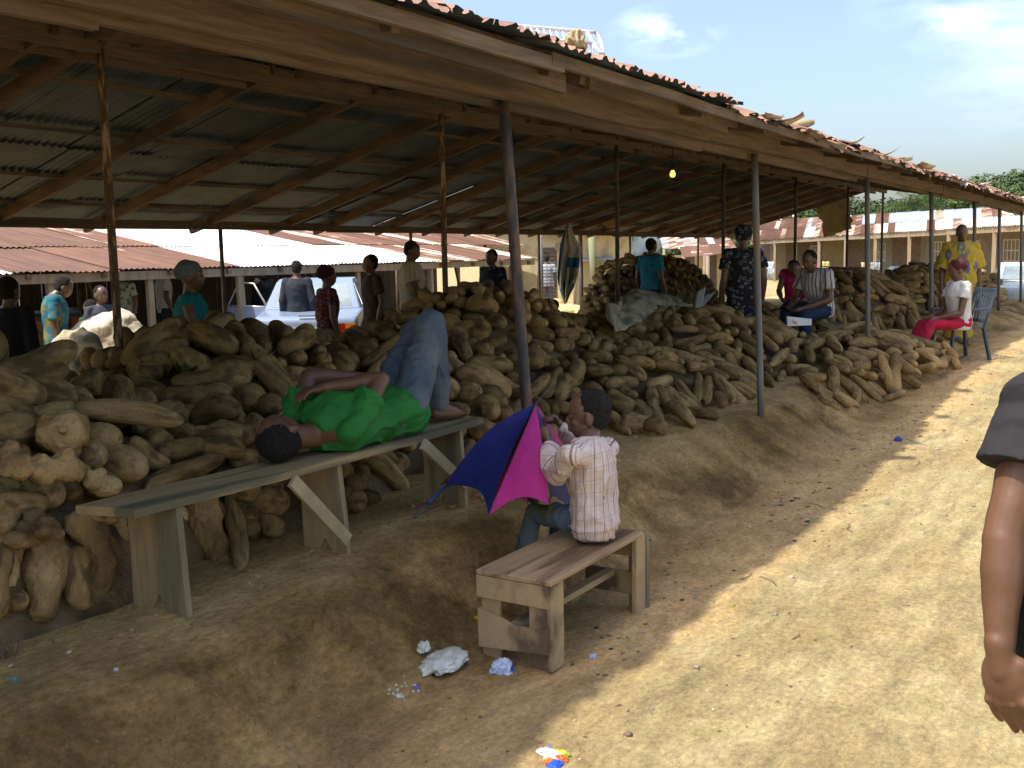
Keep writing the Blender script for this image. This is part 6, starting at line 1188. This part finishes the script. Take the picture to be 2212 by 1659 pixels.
# --- cars
def car(label, p, rz, paint, name='parked_car', door=False, L=4.3, W=1.66):
    c = empty(name, p, rz, label=label, cat='car'); gl_ = bpy.data.materials.get('car_glass') or mat('car_glass', (.16, .20, .22), (.30, .36, .38), 2, .12, 0, spec=.8); tr = bpy.data.materials.get('chrome_trim') or mat('chrome_trim', (.5, .5, .5), None, 4, .3, 0, metal=.6); bk_ = M['pole']
    # profile along x (front at +x): lower body and cabin as lofted rings
    def loft(rows, nm, mt, bev=.03):
        V = []; F = []
        for x, z0, z1, hw0, hw1 in rows: V += [(x, -hw0, z0), (x, -hw1, z1), (x, hw1, z1), (x, hw0, z0)]
        for i in range(len(rows)-1):
            for k in range(4): q = i*4; F.append((q+k, q+(k+1) % 4, q+4+(k+1) % 4, q+4+k))
        n_ = (len(rows)-1)*4; F += [(3, 2, 1, 0), (n_, n_+1, n_+2, n_+3)]
        o = mobj(nm, mk(nm, V, F, False), mt, c); b_ = o.modifiers.new('b', 'BEVEL'); b_.width = bev; b_.segments = 3; b_.limit_method = 'ANGLE'; o.data.polygons.foreach_set('use_smooth', [False]*len(o.data.polygons)); return o
    h = W/2
    loft([(-L/2, .34, .80, h*.93, h*.88), (-L/2+.08, .28, .86, h*.97, h*.90), (-L*.27, .25, .92, h, h*.93), (0, .25, .92, h, h*.95), (L*.22, .25, .90, h, h*.93), (L/2-.12, .28, .78, h*.97, h*.88), (L/2, .36, .70, h*.9, h*.84)], 'body', paint, .045)
    loft([(-L*.27, .90, .93, h*.90, h*.86), (-L*.155, .92, 1.33, h*.90, h*.72), (-L*.10, .92, 1.375, h*.90, h*.70), (L*.07, .92, 1.38, h*.90, h*.70), (L*.11, .92, 1.34, h*.90, h*.72), (L*.225, .90, .92, h*.9, h*.86)], 'cabin', paint, .03)
    def pane(pts, nm='window'):
        V, F = outline_board(pts, .012, (Vector(pts[1])-Vector(pts[0])).cross(Vector(pts[2])-Vector(pts[0])).normalized()); mobj(nm, mk(nm, V, F), gl_, c)
    pane([(-L*.262, -h*.74, .955), (-L*.262, h*.74, .955), (-L*.166, h*.62, 1.29), (-L*.166, -h*.62, 1.29)], 'rear_window'); pane([(L*.218, -h*.74, .955), (L*.218, h*.74, .955), (L*.122, h*.62, 1.29), (L*.122, -h*.62, 1.29)], 'windscreen')
    for sy in (1, -1):
        y0, y1 = sy*(h*.905), sy*(h*.735)
        pane([(-L*.20, y0, .97), (-L*.03, y0, .97), (-L*.03, y1, 1.30), (-L*.135, y1, 1.30)]); pane([(-L*.015, y0, .97), (L*.19, y0, .97), (L*.095, y1, 1.30), (-L*.015, y1, 1.30)])
        for nm, y_, cc_ in (('tail_light', .80, (.55, .15, .01)), ('tail_light', .62, (.22, .01, .005))):
            mobj(nm, MB().box((-L/2-.005, sy*h*y_*.98, .66), (.03, .15 if y_ > .7 else .12, .17)).mesh(nm), mat('lamp_%s_%.1f' % (label[:4]+str(sy), y_), cc_, None, 4, .25, 0), c)
        mobj('headlight', MB().box((L/2+.002, sy*h*.62, .58), (.03, .30, .15)).mesh('headlight'), tr, c)
        for x in (-L*.31, L*.31):
            w_ = mobj('wheel', MB().tube([(x, sy*(h-.19), .30), (x, sy*(h-.17), .30), (x, sy*(h-.01), .30), (x, sy*(h+.005), .30)], [.26, .30, .30, .26], 20).mesh('wheel', True), bk_, c); mobj('rim', MB().tube([(x, sy*(h-.02), .30), (x, sy*(h+.012), .30)], [.18, .16], 16).mesh('rim', True), tr, w_)
    mobj('bumper', MB().box((-L/2-.05, 0, .44), (.10, W*.94, .13)).mesh('bumper'), bk_, c); mobj('bumper', MB().box((L/2+.05, 0, .44), (.10, W*.94, .13)).mesh('bumper'), bk_, c)
    mobj('licence_plate', MB().box((-L/2-.012, 0, .64), (.02, .42, .12)).mesh('licence_plate'), mat('plate_'+label[:5], (.55, .55, .5), None, 4, .5, 0), c)
    mobj('trunk_badge', MB().box((-L/2+.02, -.05, .865), (.02, .30, .02)).mesh('trunk_badge'), tr, c)
    if door:
        mobj('open_door', MB().beam((-.1, h+.02, .62), (.45, h+.75, .62), .05, .6).mesh('open_door'), paint, c)
        mobj('door_frame', MB().tube([(-.1, h+.02, .92), (.12, h+.25, 1.30), (.30, h+.52, 1.33), (.45, h+.75, .93), (-.1, h+.02, .92)], .018, 8).mesh('door_frame', True), tr, c)
    return c
pb = mat('pale_blue_car_paint', (.20, .26, .38), (.24, .30, .42), 2, .22, 0, spec=.6); pw = mat('white_car_paint', (.66, .67, .66), None, 2, .2, 0, spec=.6); pg_ = mat('grey_car_paint', (.10, .11, .125), None, 2, .3, 0, spec=.6)
q = PV(660, 700, 10.6); ax_ = V3(math.cos(RD(37)), math.sin(RD(37)), 0); c0 = V3(q.x, q.y, 0)+ax_*2.15; c0.z = .0
car('pale blue old saloon car parked in the yard with its door open', c0, RD(37), pb, door=True)
q = CAM+ray(1985, 575)*24; car('white car with a sloping windscreen parked before the long building', V3(q.x, q.y, -.1), RD(200), pw)
q = CAM+ray(2215, 575)*27; car('second white car cut by the right edge of the view', V3(q.x, q.y, -.1), RD(190), pw)
q = CAM+ray(62, 665)*20; car('grey vehicle half hidden behind the far left stall', V3(q.x, q.y, 0), RD(60), pg_)
# --- trees
def leaf_mesh(name, n, seed, blobs, size):
    rd = np.random.RandomState(seed); B_ = np.array(blobs); k = rd.randint(0, len(B_), n); d = rd.normal(size=(n, 3)); d /= np.linalg.norm(d, axis=1)[:, None]; rr = rd.uniform(.55, 1.04, n)**.6
    c = B_[k, :3]+d*B_[k, 3:4]*rr[:, None]*np.array([1, 1, .8]); nrm = d+rd.normal(size=(n, 3))*.6+np.array([0, 0, .5]); nrm /= np.linalg.norm(nrm, axis=1)[:, None]
    t = np.cross(nrm, rd.normal(size=(n, 3))); t /= np.linalg.norm(t, axis=1)[:, None]; b_ = np.cross(nrm, t); s = size*rd.uniform(.6, 1.3, n)[:, None]
    V = np.stack([c-t*s-b_*s*.5, c+t*s*.3-b_*s*.7, c+t*s+b_*s*.4, c-t*s*.2+b_*s*.8], 1).reshape(-1, 3); F = [(4*i, 4*i+1, 4*i+2, 4*i+3) for i in range(n)]
    me = mk(name, V.tolist(), F); return me
M['leaf'] = mat('tree_foliage', (.028, .052, .016), (.06, .095, .028), .35, .8, 0, c3=(.085, .125, .04), sc3=.5, rnd=.25)
M['bark'] = mat('tree_bark', (.10, .075, .05), None, 3, .9, .5)
TM = []
for s in range(5):
    r4 = random.Random(s+3); bl = [(0, 0, 5.2, 2.6)]+[(r4.uniform(-3.4, 3.4), r4.uniform(-3, 3), r4.uniform(3.2, 6.8), r4.uniform(.9, 1.9)) for _ in range(16)]
    TM.append((leaf_mesh('crown', 9000, s, bl, .13), bl))
def tree(x, ytop, d_, wpx, label, i, kind='tree'):
    top = CAM+ray(x, ytop)*d_; w_ = wpx*d_/FPX; sc = w_/8.0; H = top.z; c = empty(kind, (top.x, top.y, 0), i*1.7, label=label, cat='tree')
    me, bl = TM[i % 5]; zs = sc
    o = mobj('crown', me, M['leaf'], c); o.scale = (sc, sc, sc*.95); o.location = (0, 0, H-8.2*sc*.95)
    base = H-8.2*sc*.95; m = MB().tube([(0, 0, -.5), (.1*sc, 0, max(.5, base+1.5*sc)), (0, .1*sc, base+4*sc)], [.35*sc, .28*sc, .18*sc], 8)
    for b_ in bl[1:6]: m.tube([(0, 0, base+3*sc), (b_[0]*sc, b_[1]*sc, base+b_[2]*sc)], [.15*sc, .05*sc], 6)
    mobj('trunk', m.mesh('trunk', True), M['bark'], c)
tl = [(1120, 480, 60, 160, 'dense tree behind the crosswise rusty roof'), (1210, 478, 58, 150, 'dark tree above the yellow house'), (1285, 470, 66, 170, 'broad tree above the pale streaked roof'), (1365, 482, 60, 150, 'tree half veiled by smoke left of the turquoise shirt'), (1440, 478, 64, 170, 'tree above the turquoise shirted man'), (1515, 480, 66, 150, 'tree left of the kiosk roof'), (1595, 474, 80, 170, 'tree behind the tall woman'),
      (1690, 440, 84, 160, 'tree over the left end of the long building'), (1770, 430, 88, 170, 'tree behind the faded yellow sheet'), (1848, 402, 86, 190, 'round tree right of the gable end'), (1925, 425, 92, 170, 'lower tree right of the first gap'), (1990, 410, 90, 180, 'tree beside the palm'), (2075, 372, 95, 170, 'pale topped tree rising above the roof edge'), (2150, 385, 88, 190, 'wide tree at the right above the roof edge'), (2215, 345, 90, 230, 'largest tree cut by the right edge'), (2300, 340, 92, 240, 'tree beyond the right edge of the view'),
      (1325, 515, 50, 110, 'light green bush in the smoke'), (1250, 520, 52, 120, 'banana like bush beside the slanting pole'), (1480, 512, 54, 110, 'low bright bush left of the kiosk')]
for i, (x, y, d_, w_, lb) in enumerate(tl): tree(x, y, d_, w_, lb, i, 'tree' if i < 16 else 'bush')
# palm
p = CAM+ray(1975, 425)*80; pm = empty('palm_tree', (p.x, p.y, 0), label='palm with drooping fronds between the trees', cat='palm tree'); m = MB(); r5 = random.Random(8)
for k in range(22):
    a = k*2.4; el = r5.uniform(-.1, 1.3); L_ = r5.uniform(2.6, 3.4); pr_ = V3(0, 0, p.z-.6)
    for j in range(14):
        t = (j+1)/14; q_ = V3(math.cos(a)*L_*t*math.cos(el*.6), math.sin(a)*L_*t*math.cos(el*.6), p.z-.6+math.sin(el)*L_*t-1.5*t*t); s_ = V3(-math.sin(a), math.cos(a), 0); w_ = .55*(1-t*.5); d_ = (q_-pr_)*.25
        for sg in (1, -1): m.add([pr_, pr_+d_, pr_+d_*2.4+s_*sg*w_+V3(0, 0, -.32), pr_+d_*1.6+s_*sg*w_*.95+V3(0, 0, -.34)], [(0, 1, 2, 3)])
        m.add([pr_, q_, q_+V3(0, 0, .05), pr_+V3(0, 0, .05)], [(0, 1, 2, 3)]); pr_ = q_
mobj('crown', m.mesh('crown'), M['leaf'], pm); mobj('trunk', MB().tube([(0, 0, -.5), (.2, 0, p.z*.5), (0, 0, p.z-.7)], [.3, .22, .2], 8).mesh('trunk', True), M['bark'], pm)
# --- drifting smoke
sm = mobj('smoke', blobmesh([('e', (0, 0, 0), (2.6, 1.2, .9), None), ('e', (2.2, 0, .8), (2.6, 1.2, .8), None), ('e', (-2, 0, -.5), (1.3, .9, .7), None)], .3, 2), None); p = CAM+ray(1365, 515)*44; sm.location = p
m = bpy.data.materials.new('drifting_smoke'); m.use_nodes = True; N, L = NL(m); N.remove(N['Principled BSDF']); v = N.new('ShaderNodeVolumePrincipled'); v.inputs['Color'].default_value = (.75, .82, .92, 1); t = N.new('ShaderNodeTexNoise'); t.inputs['Scale'].default_value = .7; t.inputs['Detail'].default_value = 4
tc = N.new('ShaderNodeTexCoord'); L.new(tc.outputs['Object'], t.inputs['Vector']); mr = N.new('ShaderNodeMapRange'); mr.inputs['From Min'].default_value = .48; mr.inputs['From Max'].default_value = .7; mr.inputs['To Max'].default_value = .45; L.new(t.outputs['Fac'], mr.inputs['Value']); L.new(mr.outputs[0], v.inputs['Density']); L.new(v.outputs[0], N['Material Output'].inputs['Volume'])
sm.data.materials.clear(); sm.data.materials.append(m); tag(sm, 'thin blue grey smoke drifting before the trees', kind='stuff')
scn.cycles.volume_bounces = 0
